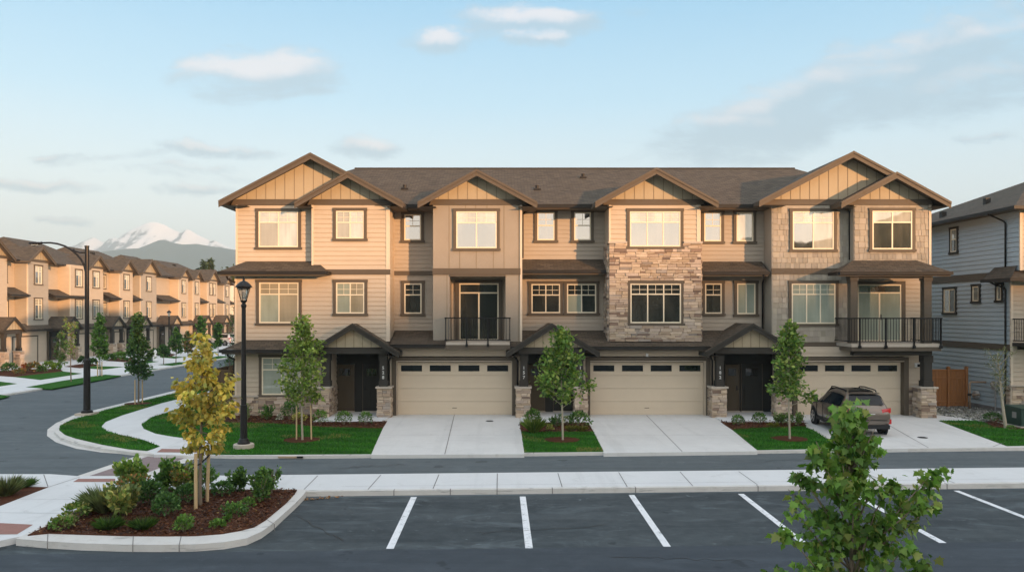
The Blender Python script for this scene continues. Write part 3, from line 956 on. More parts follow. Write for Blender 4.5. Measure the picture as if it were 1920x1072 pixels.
def gable(par, xc, zp, xl, xr, ze, yf, yb, yface, zf0, zf1, face='gable', batten=.41, bw=.26, trim='trim', top_trim=True, roofmat='roof'):
    """cross gable: shingled slopes, barge boards, soffit, frieze and boarded face"""
    mr = MB(); th = .05
    roofquad(mr, (xl, yb, ze), (xl, yf, ze), (xc, yf, zp), (xc, yb, zp))
    roofquad(mr, (xr, yf, ze), (xr, yb, ze), (xc, yb, zp), (xc, yf, zp))
    r = mr.build('gable_roof', M[roofmat], par)
    # barge boards
    b = MB()
    for (xe, s) in ((xl, 1), (xr, -1)):
        e, p = (xe, ze), (xc, zp)
        def board(drop0, drop1, y0, y1, m=0):
            q = [(e[0], y0, e[1] - drop1), (p[0], y0, p[1] - drop1), (p[0], y0, p[1] - drop0), (e[0], y0, e[1] - drop0)]
            if s < 0: q = q[::-1]
            b.prism(q, (0, y1 - y0, 0), m)
        board(-.012, bw, yf - .03, yf + .015)
        if top_trim: board(-.018, .085, yf - .062, yf - .031)
        # eave edge along the slope foot
        b.box(xe - .02 * s, xe + .02 * s, yf + .016, yb, ze - .17, ze - .004, 0)
    b.build('barge_board', M[trim], r)
    s_ = MB()
    for xe in (xl, xr):
        q = [(xe, yf, ze - .13), (xe, yface + .3, ze - .13), (xc, yface + .3, zp - .13), (xc, yf, zp - .13)]
        s_.face(q if xe == xl else q[::-1])
        # level return under the foot
        x_in = xe + (xc - xe) * .30
        s_.face([(xe, yf + .02, ze - .171), (x_in, yf + .02, ze - .171), (x_in, yb, ze - .171), (xe, yb, ze - .171)][::(-1 if xe == xl else 1)])
    s_.build('soffit', M['soffit'], r)
    # face
    sl = (zp - ze) / (xc - xl); sr = (zp - ze) / (xr - xc)
    def zr(u): return (zp - (xc - u) * sl if u < xc else zp - (u - xc) * sr) - .115
    ua = xc - (zr(xc) - zf1) / sl; ub = xc + (zr(xc) - zf1) / sr
    f = MB()
    f.prism([(ua, yface, zf1), (ub, yface, zf1), (xc, yface, zr(xc))], (0, .12, 0))
    n = int((ub - ua) / batten)
    k = math.ceil((ua + .1) / batten)
    x = xc - math.floor((xc - ua) / batten) * batten
    while x < ub - .05:
        top = zr(x + .025 * (1 if x > xc else -1)) - .01
        if top > zf1 + .06: f.box(x - .012, x + .012, yface - .010, yface - .0005, zf1, top, 1)
        x += batten
    f.build('gable_face', [M[face], M['joint'] if False else M['batten']], r)
    if zf0 is not None:
        t = MB()
        # frieze runs out to the barge boards
        za = zf0 + .02
        ul = xc - (zr(xc) - zf1) / sl + .0; ur = xc + (zr(xc) - zf1) / sr
        t.prism([(ul - .12, yface - .045, zf0), (ur + .12, yface - .045, zf0), (ur, yface - .045, zf1), (ul, yface - .045, zf1)], (0, .044, 0))
        t.box(ul + .02, ur - .02, yface - .058, yface - .0455, zf1 - .035, zf1 + .015)
        t.build('frieze_board', M[trim], r)
    return r


M['batten'] = pmat('batten_shadow_gap', (.22, .175, .115), .8)


def skirt(par, u0, u1, yw, zt, ye, ze, hl=0.0, hr=0.0, wl=None, wr=None, soff=True):
    """lean-to roof from wall (yw, zt) down to its eave (ye, ze), with hips of run hl / hr at its ends"""
    r = MB()
    a, b = (u0, ye, ze), (u1, ye, ze)
    d, c = (u0 + hl, yw, zt), (u1 - hr, yw, zt)
    roofquad(r, a, b, c, d)
    if hl: rooftri(r, (u0, yw, ze), a, d)
    if hr: rooftri(r, b, (u1, yw, ze), c)
    o = r.build('skirt_roof', M['roof'], par)
    g = MB()
    g.box(u0 - .02, u1 + .02, ye - .10, ye + .02, ze - .135, ze - .006)
    g.box(u0 - .02, u1 + .02, ye - .115, ye - .101, ze - .03, ze - .004)
    if hl: g.box(u0 - .10, u0 - .021, ye - .02, yw, ze - .135, ze - .006)
    if hr: g.box(u1 + .021, u1 + .10, ye - .02, yw, ze - .135, ze - .006)
    if not hl: g.prism([(u0 - .004, ye, ze - .13), (u0 - .004, yw, ze - .13), (u0 - .004, yw, zt), (u0 - .004, ye, ze)][::-1], (-.03, 0, 0))
    if not hr: g.prism([(u1 + .004, ye, ze - .13), (u1 + .004, yw, ze - .13), (u1 + .004, yw, zt), (u1 + .004, ye, ze)], (.03, 0, 0))
    g.build('gutter', M['gutter'], o)
    s = MB()
    s.face([(u0, ye, ze - .136), (u0, yw, ze - .136), (u1, yw, ze - .136), (u1, ye, ze - .136)])
    s.box(u0, u1, ye + .021, ye + .05, ze - .20, ze - .137)
    s.build('soffit', M['soffit'], o)
    return o


def downspout(par, pts, r=.042):
    mb = MB(); mb.tube(pts, r, 6)
    for p in pts[2:-1]:
        pass
    return mb.build('downspout', M['gutter'], par, smooth=True)


def garage(par, u0, u1, z0, z1, d, nwin=4, trimw=.2, head=.24, wins=True):
    """sectional door with a row of panes; trimmed opening"""
    t = MB()
    t.box(u0 - trimw, u0, d - .34, d - .12, z0, z1 + head); t.box(u1, u1 + trimw, d - .34, d - .12, z0, z1 + head)
    t.box(u0, u1, d - .34, d - .12, z1 + .05, z1 + head)
    t.box(u0, u1, d - .12, d + .02, z1, z1 + .16); t.box(u0 - .09, u0, d - .12, d + .02, z0, z1 + .16); t.box(u1, u1 + .09, d - .12, d + .02, z0, z1 + .16)
    o = MB()
    n = 4; h = (z1 - z0) / n
    for k in range(n):
        o.box(u0 + .006, u1 - .006, d - .03, d + .03, z0 + k * h + .005, z0 + (k + 1) * h - .005)
    o.box(u0, u1, d + .031, d + .05, z0, z1, 0)
    # pressed centre lines
    for k in range(n - 1):
        zc = z0 + k * h + h * .5
        o.box(u0 + .02, u1 - .02, d - .0345, d - .0305, zc - .012, zc + .012)
    g = o.build('garage_door', M['garage'], par)
    t.build('door_casing', M['trim'], g)
    st = MB(); st.box(u0, u1, d - .350, d - .341, z1 + .045, z1 + .075); st.build('weather_strip', M['corner'], g)
    if wins:
        W_ = (u1 - u0) / nwin
        zc = z1 - h * .46
        for k in range(nwin):
            w = MB()
            x0 = u0 + k * W_ + W_ * .11; x1 = u0 + (k + 1) * W_ - W_ * .11
            w.box(x0, x1, d - .037, d - .0302, zc - .15, zc + .16, 1)
            w.box(x0 + .03, x1 - .03, d - .041, d - .0372, zc - .125, zc + .135, 0)
            w.build('door_window', [M['garglass'], M['garage']], g)
    mb = MB(); mb.box((u0 + u1) / 2 - .1, (u0 + u1) / 2 + .1, d - .05, d - .0352, z0 + .28, z0 + .30); mb.build('handle', M['gutter'], g)
    return g


def entry_door(par, u0, u1, z0, z1, d, hand=-1, lite=True, mat='door'):
    o = MB()
    o.box(u0, u1, d - .05, d, z0 + .05, z1)
    w = u1 - u0
    for s in (0, 1):
        x0 = u0 + w * (.14 if s == 0 else .54); x1 = x0 + w * .32
        o.box(x0, x1, d - .058, d - .0502, z0 + .2, z0 + 1.25)
    g = o.build('entry_door', M[mat], par)
    f = MB()
    f.box(u0 - .025, u0 - .003, d - .07, d, z0, z1 + .03); f.box(u1 + .003, u1 + .025, d - .07, d, z0, z1 + .03)
    f.build('door_frame', M['trim'], g)
    t = MB(); t.box(u0 - .03, u1 + .03, d - .16, d - .0, z0, z0 + .045); t.build('threshold', M['cap'], g)
    if lite:
        l = MB(); l.box(u0 + w * .16, u1 - w * .16, d - .062, d - .0505, z1 - .52, z1 - .14, 1)
        l.box(u0 + w * .2, u1 - w * .2, d - .066, d - .0625, z1 - .49, z1 - .17, 0)
        l.build('door_window', [M['dark'], M[mat]], g)
    hx = u0 + .09 if hand < 0 else u1 - .09
    h = MB(); h.box(hx - .025, hx + .025, d - .075, d - .0505, z0 + .95, z0 + 1.15)
    h.tube([(hx, d - .075, z0 + 1.0), (hx, d - .11, z0 + 1.0), (hx + .1, d - .11, z0 + 1.0)], .011, 6)
    h.build('handle', M['black'], g)
    return g


def number_mesh(txt, size):
    cu = bpy.data.curves.new('t', 'FONT'); cu.body = txt; cu.size = size; cu.extrude = .006; cu.align_x = 'CENTER'
    cu.offset = .004
    to = bpy.data.objects.new('t', cu); COL.objects.link(to)
    dg = bpy.context.evaluated_depsgraph_get()
    me = bpy.data.meshes.new_from_object(to.evaluated_get(dg))
    bpy.data.objects.remove(to)
    return me


def pier(par, u0, u1, yf, yb, z0, z1, simple=False):
    p = MB()
    i = .07
    p.box(u0 + i, u1 - i, yf + i, yb - .02, z0 - .02, z1, 1)
    if simple: stones(p, u0 + .02, u1 - .02, z0, z1, yf + i, 0, hmin=.12, hmax=.2, wmin=.25, wmax=.5)
    else: stones(p, u0 + .02, u1 - .02, z0, z1, yf + i, 0, wmax=.38)
    if not simple:
        stones(p, yf + .03, yb - .03, z0, z1, u0 + i, 0, 'x', -1, wmax=.38)
        stones(p, yf + .03, yb - .03, z0, z1, u1 - i, 0, 'x', 1, wmax=.38)
    else:
        stones(p, yf + .03, yb - .03, z0, z1, u0 + i, 0, 'x', -1, hmin=.12, hmax=.2, wmin=.25, wmax=.5)
        stones(p, yf + .03, yb - .03, z0, z1, u1 - i, 0, 'x', 1, hmin=.12, hmax=.2, wmin=.25, wmax=.5)
    o = p.build('porch_pier', [M['stone'], M['mortar']], par, usecol=True)
    c = MB(); c.box(u0 - .04, u1 + .04, yf - .04, yb + .02, z1, z1 + .07); c.build('pier_cap', M['cap'], o)
    return o


def post(par, u0, u1, yf, yb, z0, z1, number=None):
    p = MB()
    p.box(u0, u1, yf, yb, z0 + .24, z1 - .30)
    p.box(u0 - .035, u1 + .035, yf - .035, yb + .035, z0, z0 + .24)
    p.box(u0 - .03, u1 + .03, yf - .03, yb + .03, z1 - .30, z1)
    o = p.build('porch_post', M['trimdark'], par)
    if number:
        for k, ch in enumerate(number):
            me = number_mesh(ch, .18)
            me.materials.append(M['number'])
            n = bpy.data.objects.new('house_number', me)
            COL.objects.link(n); n.parent = o
            off = OFF.get(par.name, (0, 0, 0))
            n.rotation_euler = (R(90), 0, 0)
            n.location = ((u0 + u1) / 2 - off[0], yf - .012 - off[1], z1 - .66 - k * .20 - off[2])
    return o


def railing(par, u0, u1, y, z0, z1, sides=(None, None), n=20, posts=()):
    """balcony guard: rails, balusters, and side returns back to the wall"""
    r = MB()
    r.box(u0, u1, y - .03, y + .03, z1 - .05, z1)
    r.box(u0, u1, y - .02, y + .02, z0 + .07, z0 + .11)
    for k in range(n):
        x = u0 + (u1 - u0) * (k + .5) / n
        r.box(x - .009, x + .009, y - .009, y + .009, z0 + .11, z1 - .05)
    for xe, yw in zip((u0, u1), sides):
        if yw is None: continue
        s = 1 if xe == u0 else -1
        r.box(xe + s * .001, xe + s * .05, y + .031, yw, z1 - .05, z1); r.box(xe + s * .005, xe + s * .045, y + .031, yw, z0 + .07, z0 + .11)
        k = 1
        yy = y + .14
        while yy < yw - .05:
            r.box(xe + s * .016, xe + s * .034, yy - .009, yy + .009, z0 + .11, z1 - .05); yy += .12
    o = r.build('railing', M['black'], par)
    for x in posts:
        p = MB(); p.box(x - .028, x + .028, y - .034, y + .028, z0 - .16, z1 + .004); p.box(x - .05, x + .05, y - .06, y + .028, z0 - .20, z0 - .08)
        p.build('railing_post', M['black'], o)
    return o


def porch(par, xc, zp, xl, xr, ze, yf, yb, yface, beam0, beam1, bu0, bu1, fz1):
    """gabled porch roof with its beam"""
    r = gable(par, xc, zp, xl, xr, ze, yf, yb, yface, None, fz1, bw=.24, trim='trimdark', batten=.36)
    r.name = 'porch_roof'
    b = MB(); b.box(bu0, bu1, yface - .06, yface + .20, beam0, beam1)
    b.box(bu0 - .0, bu0 + .22, yface + .201, yb, beam0 + .01, beam1); b.box(bu1 - .22, bu1, yface + .201, yb, beam0 + .01, beam1)
    b.build('porch_beam', M['trimdark'], r)
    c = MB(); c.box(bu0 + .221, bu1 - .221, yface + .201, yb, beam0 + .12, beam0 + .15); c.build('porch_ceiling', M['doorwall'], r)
    return r
# ------------------------------------------------------------------ the long townhouse block facing the lane
B = thing('townhouse_building', (3.7, 34.1, .1), 'long three-storey beige townhouse block with six gables and stone panels across the lane', 'house')
dB, dL, dR, d5, d6 = 34.1, 34.5, 35.45, 34.5, 34.0
dGw, dGd = 34.2, 34.52
Z0 = .1
def bx(mb, pa, pb, d, depth, ya, yb, m=0):
    mb.box(PX(pa, d), PX(pb, d), d, depth, PZ(yb, d), PZ(ya, d), m)

EV = 9.12
# solid cores
w = MB()
w.box(PX(443, dB), PX(1745, d6) - .02, dR + .10, 46, Z0, EV)                         # back volume
w.box(PX(443, dB), PX(731, dB), dB, dR + .09, PZ(640, dB), PZ(505, dB), 0)            # unit 1, second floor
w.box(PX(443, dB), PX(590, dB), dB + .001, dR + .09, Z0, PZ(640, dB) - .002, 0)       # unit 1, ground floor
w.box(PX(443, dB) + .001, PX(587, dL), dL, dR + .09, PZ(505, dB) + .002, EV, 0)
w.box(PX(585, dB), PX(731, dB) - .001, dB, dR + .09, PZ(505, dB) + .002, EV, 0)
w.box(PX(1142, dB), PX(1314, dB), dB, dR + .09, PZ(640, dB), EV, 0)                   # stone bay
m_cream = w.build('wall', M['cream'], B)
w = MB()
w.box(PX(812, dB), PX(975, dB), dB, dR + .09, PZ(515, dB), EV, 0)
def jamb(a, b):
    w = MB(); w.box(PX(a, dB), PX(b, dB), dB, dR + .09, PZ(640, dB), PZ(515, dB) - .002, 0)
    xs = PX(838, dB) if a < 900 else PX(972, dB)
    w.box(xs - .013, xs + .013, dB - .007, dB - .0005, PZ(639, dB), PZ(516, dB), 1); w.build('wall', [M['panel'], M['batten']], B)
jamb(812, 843); jamb(948, 975)
# seams of the panels
def seam(x, ya, yb):
    w.box(PX(x, dB) - .013, PX(x, dB) + .013, dB - .007, dB - .0005, PZ(yb, dB), PZ(ya, dB), 1)
for x, ya, yb in ((842, 384, 503), (873, 384, 391), (892, 384, 391), (913, 384, 391), (945, 384, 503), (862, 471, 503), (893, 471, 503), (925, 471, 503), (972, 384, 503)): seam(x, ya, yb)
w.build('wall', [M['panel'], M['batten']], B)
w = MB()
w.box(PX(1447, d5), PX(1601, d5), d5, dR + .09, PZ(655, d5), EV, 0)
shakes(w, PX(1449, d5), PX(1603, d5), PZ(503, d5), EV - .1, d5, 0)
shakes(w, PX(1449, d5), PX(1600, d5), PZ(641, d5), PZ(514, d5), d5, 0)
w.build('wall', M['shake'], B, usecol=True)
w = MB()
w.box(PX(1601, d6), PX(1745, d6), d6, dR + .09, PZ(497, d6), EV, 0)
shakes(w, PX(1602, d6), PX(1741, d6), PZ(497, d6), EV - .1, d6, 0)
w.build('wall', M['shake'], B, usecol=True)

# clapboards, one part per wall
def sid(mat, *a, **k):
    mb = MB(); lap(mb, *a, **k); return mb.build('siding', M[mat], B)
sid('cream', PX(443, dL), PX(587, dL), PZ(498, dL), EV - .05, dL)
sid('cream', PX(585, dB), PX(724, dB), PZ(505, dB), EV - .05, dB)
sid('cream', PX(441.5, dB), PX(724, dB), PZ(640, dB), PZ(514, dB), dB)
sid('cream', PX(441.5, dB), PX(592, dB), PZ(742, dB), PZ(655, dB), dB)
sid('cream', PX(1143, dB), PX(1306, dB), PZ(456, dB), EV - .05, dB)
sid('cream', dB + .04, 46, PZ(640, dB), PZ(514, dB), PX(443, dB), 0, axis='x', sgn=-1)
sid('cream', dB + .04, 46, Z0, PZ(640, dB), PX(443, dB), 0, axis='x', sgn=-1)
sid('cream', dL + .04, 46, PZ(505, dB), EV, PX(443, dB) + .001, 0, axis='x', sgn=-1)
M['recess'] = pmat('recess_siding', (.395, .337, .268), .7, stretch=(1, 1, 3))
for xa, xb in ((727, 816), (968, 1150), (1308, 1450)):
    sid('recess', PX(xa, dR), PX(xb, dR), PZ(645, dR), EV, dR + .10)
sid('cream', PX(835, dR), PX(955, dR), PZ(640, dR), PZ(515, dR), dR + .10)
sid('cream', PX(1592, dR), PX(1742, dR), PZ(640, dR), PZ(500, dR), dR + .10)
sid('cream', PX(1484, dGw), PX(1606, dGw), PZ(668, dGw), PZ(655, dGw), dGw, expo=.14)

# corner boards
def cb(xa, xb, d, ya, yb, t=.045):
    s = MB(); s.box(PX(xa, d), PX(xb, d), d - t, d - .001, PZ(yb, d), PZ(ya, d)); s.build('corner_board', M['corner'], B)
for q in ((724, 731.3, dB, 385, 505), (724, 731.3, dB, 515, 640), (440.5, 444, dB, 515, 742), (442.5, 446, dL, 384, 498), (584.5, 588, dB, 384, 505), (1306, 1313, dB, 384, 455), (1141.5, 1145, dB, 384, 455), (975, 979, dB, 384, 640), (1741, 1745.3, d6, 384, 497)): cb(*q)

# belts
def belt(xa, xb, d, ya, yb, t=.055):
    s = MB(); s.box(PX(xa, d), PX(xb, d), d - t, d - .001, PZ(yb, d), PZ(ya, d)); s.build('belt_board', M['trim'], B)
belt(587, 732, dB, 505, 514.5); belt(731, 813, dR + .1, 508, 516, .06); belt(811, 976, dB, 503, 514.5); belt(1446, 1601, d5, 503, 513.5); belt(1446, 1606, d5, 641, 655)
belt(441, 586.5, dB, 505, 514.5, .045)

# stone bay, wainscots
s = MB()
s.box(PX(1142, dB) - .004, PX(1314, dB) + .004, dB - .03, dB - .001, PZ(640, dB), PZ(455, dB), 1)
def st(xa, xb, ya, yb, d=dB - .03): stones(s, PX(xa, d), PX(xb, d), PZ(yb, d), PZ(ya, d), d, 0)
st(1142, 1176, 456, 467); st(1280, 1314, 456, 467)
st(1142, 1314, 467, 526); st(1142, 1177, 526, 610); st(1281, 1314, 526, 610); st(1142, 1314, 610, 640)
stones(s, dB, dR, PZ(640, dB), PZ(456, dB), PX(1142, dB), 0, 'x', -1); stones(s, dB, dR, PZ(640, dB), PZ(456, dB), PX(1314, dB), 0, 'x', 1)
s.build('stone_veneer', [M['stone'], M['mortar']], B, usecol=True)
c = MB(); c.box(PX(1140, dB), PX(1175, dB), dB - .15, dB - .001, PZ(456.5, dB), PZ(453, dB)); c.box(PX(1281, dB), PX(1316, dB), dB - .15, dB - .001, PZ(456.5, dB), PZ(453, dB)); c.build('stone_ledge', M['cap'], B)
s = MB()
s.box(PX(439, dB), PX(592, dB), dB - .03, dB - .001, Z0, PZ(743, dB), 1)
st(439, 485, 743, 789); st(485, 571, 743.5, 789); st(571, 592, 743, 789)
stones(s, dB - .05, dB + 1.2, Z0, PZ(743, dB), PX(440, dB), 0, 'x', -1)
s.build('stone_veneer', [M['stone'], M['mortar']], B, usecol=True)
c = MB(); c.box(PX(436, dB), PX(486, dB), dB - .13, dB - .001, PZ(743.5, dB), PZ(740.5, dB)); c.build('stone_ledge', M['cap'], B)

# main roof
ye, yr, yb_ = 34.75, 40.5, 46.6
ze, zr_ = 9.20, PZ(316.5, 40.5)
rx0, rx1 = PX(665, yr), PX(1490, yr)
ex0, ex1 = PX(411, 33.8), PX(1782, 33.6)
r = MB()
roofquad(r, (ex0 + .3, ye, ze), (ex1 - .3, ye, ze), (rx1, yr, zr_), (rx0, yr, zr_))
roofquad(r, (ex1 - .3, yb_, ze), (ex0 + .3, yb_, ze), (rx0, yr, zr_), (rx1, yr, zr_))
rooftri(r, (ex0 + .3, yb_, ze), (ex0 + .3, ye, ze), (rx0, yr, zr_)); rooftri(r, (ex1 - .3, ye, ze), (ex1 - .3, yb_, ze), (rx1, yr, zr_))
RF = r.build('roof', M['roof'], B)
v = MB(); v.tube([(rx0, yr, zr_ + .01), (rx1, yr, zr_ + .01)], .05, 6); v.build('ridge_cap', M['roof'], RF)
g = MB()
for xa, xb in ((748, 790), (1000, 1124), (1340, 1432)):
    g.box(PX(xa, ye), PX(xb, ye), ye - .10, ye + .02, ze - .14, ze - .006); g.box(PX(xa, ye), PX(xb, ye), ye - .115, ye - .101, ze - .035, ze - .004)
g.box(ex0 + .2, ex0 + .32, ye, yb_, ze - .14, ze - .01); g.box(ex1 - .32, ex1 - .2, ye, yb_, ze - .14, ze - .01)
g.build('gutter', M['gutter'], RF)
g = MB(); g.box(ex0 + .32, ex1 - .32, ye + .021, dR + .3, ze - .19, ze - .141); g.box(ex0 + .31, PX(443, dB), ye, 46.5, ze - .19, ze - .145); g.box(PX(1745, d6), ex1 - .31, ye, 46.5, ze - .19, ze - .145)
g.build('soffit', M['soffit'], RF)
# roof vents
def roof_pt(px, py):
    """front slope point seen at px, py"""
    k = (zr_ - ze) / (yr - ye)
    t = (VPY - py) / FPX
    # CAMH + t*y = ze + k*(y-ye)
    y = (ze - k * ye - CAMH) / (t - k)
    return PX(px, y), y, CAMH + t * y
for (px, py) in ((759, 354), (1007, 355), (1093, 333)):
    x, y, z = roof_pt(px, py)
    v = MB(); v.tube([(x, y, z - .05), (x, y - .0, z + .14)], .075, 8); v.box(x - .16, x + .16, y - .16, y + .16, z - .05, z + .02); v.tube([(x, y, z + .14), (x, y, z + .17)], .10, 8)
    v.build('roof_vent', M['gutter'], RF)
for px in (757, 802):
    x = PX(px, yr); v = MB(); v.box(x - .22, x + .22, yr + .1, yr + .5, zr_ - .12, zr_ + .07) if px < 790 else v.tube([(x, yr + .3, zr_ - .2), (x, yr + .3, zr_ + .10)], .09, 8)
    v.build('roof_vent', M['gutter'], RF)

# gables
def gb(pc, pyp, pl, pr, pye, yf, yb2, yface, **k):
    return gable(B, PX(pc, yf), PZ(pyp, yf), PX(pl, yf), PX(pr, yf), PZ(pye, yf), yf, yb2, yface, PZ(384.5, yface), PZ(374.5, yface), **k)
gb(582, 287, 410, 754, 377, 33.95, 41.0, dL)
gb(652, 322, 552, 755.5, 379, 33.5, 38.5, dB)
gb(894, 318, 783, 1007, 379, 33.5, 39.0, dB)
gb(1231, 315, 1116, 1347, 378.5, 33.5, 39.2, dB)
g5 = gb(1600, 284, 1423, 1776, 377, 33.95, 41.0, d5)
gb(1681, 323, 1577, 1783, 379, 33.4, 38.5, d6)
for (px, py) in ((1552, 307), (1517, 325)):
    y = 37.0; x = PX(px, y); z = PZ(py + 8, y)
    v = MB(); v.box(x - .22, x + .22, y - .2, y + .2, z - .28, z + .04); v.build('roof_vent', M['gutter'], g5)

# mid skirt roofs
skirt(B, PX(412, 33.4), PX(611, 33.4), dL, PZ(490, dL), 33.4, PZ(508, 33.4), hl=.75, hr=.6)
skirt(B, PX(979, 34.5), PX(1141, 34.5), dR + .08, PZ(486, dR), 34.5, PZ(506, 34.5))
skirt(B, PX(1315, 34.5), PX(1441, 34.5), dR + .08, PZ(490, dR), 34.5, PZ(509, 34.5))
skirt(B, PX(1574, 33.1), PX(1783, 33.1), d6, PZ(488, d6), 33.1, PZ(509, 33.1), hl=.95, hr=.95)
# lower skirt roofs
skirt(B, PX(415, 33.3), PX(600, 33.3), dB - .03, PZ(637, dB), 33.3, PZ(655, 33.3), hl=.75)
skirt(B, PX(731.5, 33.55), PX(834, 33.55), dR + .08, PZ(619, dR), 33.55, PZ(645, 33.55))
skirt(B, PX(958.5, 33.55), PX(1446, 33.55), dR + .08, PZ(619, dR), 33.55, PZ(649, 33.55))

# garage fronts
for xa, xb in ((735, 968), (1096, 1330), (1484, 1704)):
    w = MB()
    w.box(PX(xa, dGw), PX(xb, dGw), dGw, dGw + .5, PZ(668, dGw) + .01, PZ(650, dGw))
    w.box(PX(xa, dGw), PX(xa, dGw) + .22, dGw + .001, dGd + .6, Z0, PZ(668, dGw)); w.box(PX(xb, dGw) - .2, PX(xb, dGw), dGw + .001, dGd + .6, Z0, PZ(668, dGw))
    w.build('wall', M['cream'], B)
for xa, xb, e in ((968, 988, .002), (1326, 1344, .002), (1082, 1098, 0), (1462, 1486, 0), (728, 737, 0), (592, 620, 0)):
    w = MB(); w.box(PX(xa, dGw) + (.002 if xa == 968 else 0), PX(xb, dGw), dGw + (.002 if xa == 1326 else 0), dGw + .9, Z0, PZ(650, dGw)); w.build('wall', M['cream'], B)
for xa, xb in ((728, 737), (968, 988), (1326, 1344), (1462, 1486)):
    s = MB(); stones(s, PX(xa, dGw), PX(xb, dGw), Z0, PZ(727, dGw), dGw - .001, 0, wmax=.35)
    s.build('stone_veneer', [M['stone'], M['mortar']], B, usecol=True)
for xa, xb in ((745, 960), (1105, 1320), (1490, 1688)):
    garage(B, PX(xa, dGd), PX(xb, dGd), Z0 + .012, PZ(679, dGd), dGd)
for px in (1213,):
    l = MB(); l.box(PX(px, dGw) - .05, PX(px, dGw) + .05, dGw - .09, dGw - .001, PZ(668, dGw), PZ(662, dGw)); l.build('soffit_light', M['white'], B)

# porches
yf, yfc, yw_ = 33.1, 33.4, 35.3
def prch(pc, pl, pr, b0, b1):
    return porch(B, PX(pc, yf), PZ(606.5, yf), PX(pl, yf), PX(pr, yf), PZ(660, yf), yf, 36.2, yfc, PZ(663, yfc), PZ(652, yfc), PX(b0, yfc), PX(b1, yfc), PZ(651, yfc))
prch(661, 575, 748, 598, 728); prch(1035, 950, 1124, 972, 1098); prch(1412, 1323, 1502, 1341, 1474)
pz = PZ(728, 33.45)
for (a, b) in ((585, 618), (706, 733), (967, 995), (1077, 1103), (1335, 1364), (1455, 1486)):
    pier(B, PX(a, 33.45), PX(b, 33.45), 33.45, 34.1, .10, pz)
for (a, b, num) in ((602.5, 618, None), (712, 725, '528'), (975.5, 989, '157'), (1082, 1094, '100'), (1343.5, 1357, '182'), (1455, 1470, None)):
    post(B, PX(a, 33.6), PX(b, 33.6), 33.6, 33.6 + .3, pz + .07, PZ(662.5, 33.6), num)
for a, b in ((615, 733), (985, 1094), (1352, 1466)):
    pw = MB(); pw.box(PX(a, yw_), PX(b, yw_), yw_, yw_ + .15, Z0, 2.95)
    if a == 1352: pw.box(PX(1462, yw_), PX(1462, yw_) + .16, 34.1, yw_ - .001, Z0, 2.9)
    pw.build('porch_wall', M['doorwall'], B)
pw = MB(); lap(pw, 34.1, yw_, Z0 + 1.25, 2.9, PX(619.5, dGw) + .03, 0, axis='x', sgn=1); pw.build('siding', M['cream'], B)
pw = MB(); stones(pw, 34.1, yw_, Z0, Z0 + 1.25, PX(619.5, dGw) + .03, 0, 'x', 1, wmax=.4); pw.build('stone_veneer', [M['stone'], M['mortar']], B, usecol=True)
dz0, dz1 = .137, PZ(683, yw_)
entry_door(B, PX(629, yw_), PX(664, yw_), dz0, dz1, yw_, -1)
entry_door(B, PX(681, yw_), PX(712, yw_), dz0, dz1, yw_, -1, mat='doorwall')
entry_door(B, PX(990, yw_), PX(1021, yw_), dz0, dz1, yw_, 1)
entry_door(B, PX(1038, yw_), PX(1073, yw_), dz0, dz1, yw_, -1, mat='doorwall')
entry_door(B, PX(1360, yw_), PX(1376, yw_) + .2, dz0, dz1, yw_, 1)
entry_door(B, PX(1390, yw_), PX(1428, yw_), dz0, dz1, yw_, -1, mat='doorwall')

# balconies
bz0, bz1 = PZ(655, 33.5), PZ(641, 33.5)
bl = MB(); bl.box(PX(835, 33.5), PX(957, 33.5), 33.5, dR + .09, bz0, bz1 - .12); o = bl.build('balcony_floor', M['trim'], B)
bl = MB(); bl.box(PX(836, 33.5), PX(956, 33.5), 33.48, dR + .09, bz1 - .119, bz1); bl.build('balcony_edge', M['cap'], o)
railing(B, PX(833.5, 33.45), PX(957.5, 33.45), 33.45, bz1, PZ(595, 33.45), (dB, dB), 24, (PX(875, 33.45), PX(915, 33.45)))
# balcony bay: opening lined
t = MB(); t.box(PX(843, dB) , PX(948, dB), dB - .04, dB + .3, PZ(518.5, dB), PZ(514.6, dB)); t.build('lintel', M['trim'], B)
def patio_door(u0, u1, z0, z1, d, trans, keys, jamb=.18):
    f = MB()
    f.box(u0 - jamb, u0, d - .07, d - .001, z0, z1 + .14); f.box(u1, u1 + jamb, d - .07, d - .001, z0, z1 + .14); f.box(u0, u1, d - .07, d - .001, z1, z1 + .14)
    o = f.build('patio_door', M['trim'], B)
    f = MB(); w = .06
    f.box(u0, u0 + w, d - .055, d - .001, z0, z1); f.box(u1 - w, u1, d - .055, d - .001, z0, z1); f.box(u0 + w, u1 - w, d - .055, d - .001, z1 - w, z1); f.box(u0 + w, u1 - w, d - .055, d - .001, z0, z0 + w)
    f.box(u0 + w, u1 - w, d - .053, d - .001, trans - .03, trans + .03); um = (u0 + u1) / 2; f.box(um - .035, um + .035, d - .052, d - .001, z0 + w, trans - .03)
    f.build('frame', M['frame'], o)
    p = MB(); km = []
    for (a, b, c, e, k) in ((u0 + w, um, z0 + w, trans, keys[0]), (um, u1 - w, z0 + w, trans, keys[1]), (u0 + w, u1 - w, trans, z1 - w, keys[2])):
        if k not in km: km.append(k)
        p.face([(a, d - .04, c), (b, d - .04, c), (b, d - .04, e), (a, d - .04, e)], km.index(k))
    p.build('pane', [M[k] for k in km], o)
    h = MB(); h.box(um + .05, um + .07, d - .09, d - .0405, z0 + .95, z0 + 1.2); h.build('handle', M['black'], o)
dbk = dR + .06
patio_door(PX(861, dbk), PX(935, dbk), bz1, PZ(531, dbk), dbk, PZ(549, dbk), ('dark', 'dark', 'dark'))
bz0b, bz1b = PZ(658, 33.0), PZ(644, 33.0)
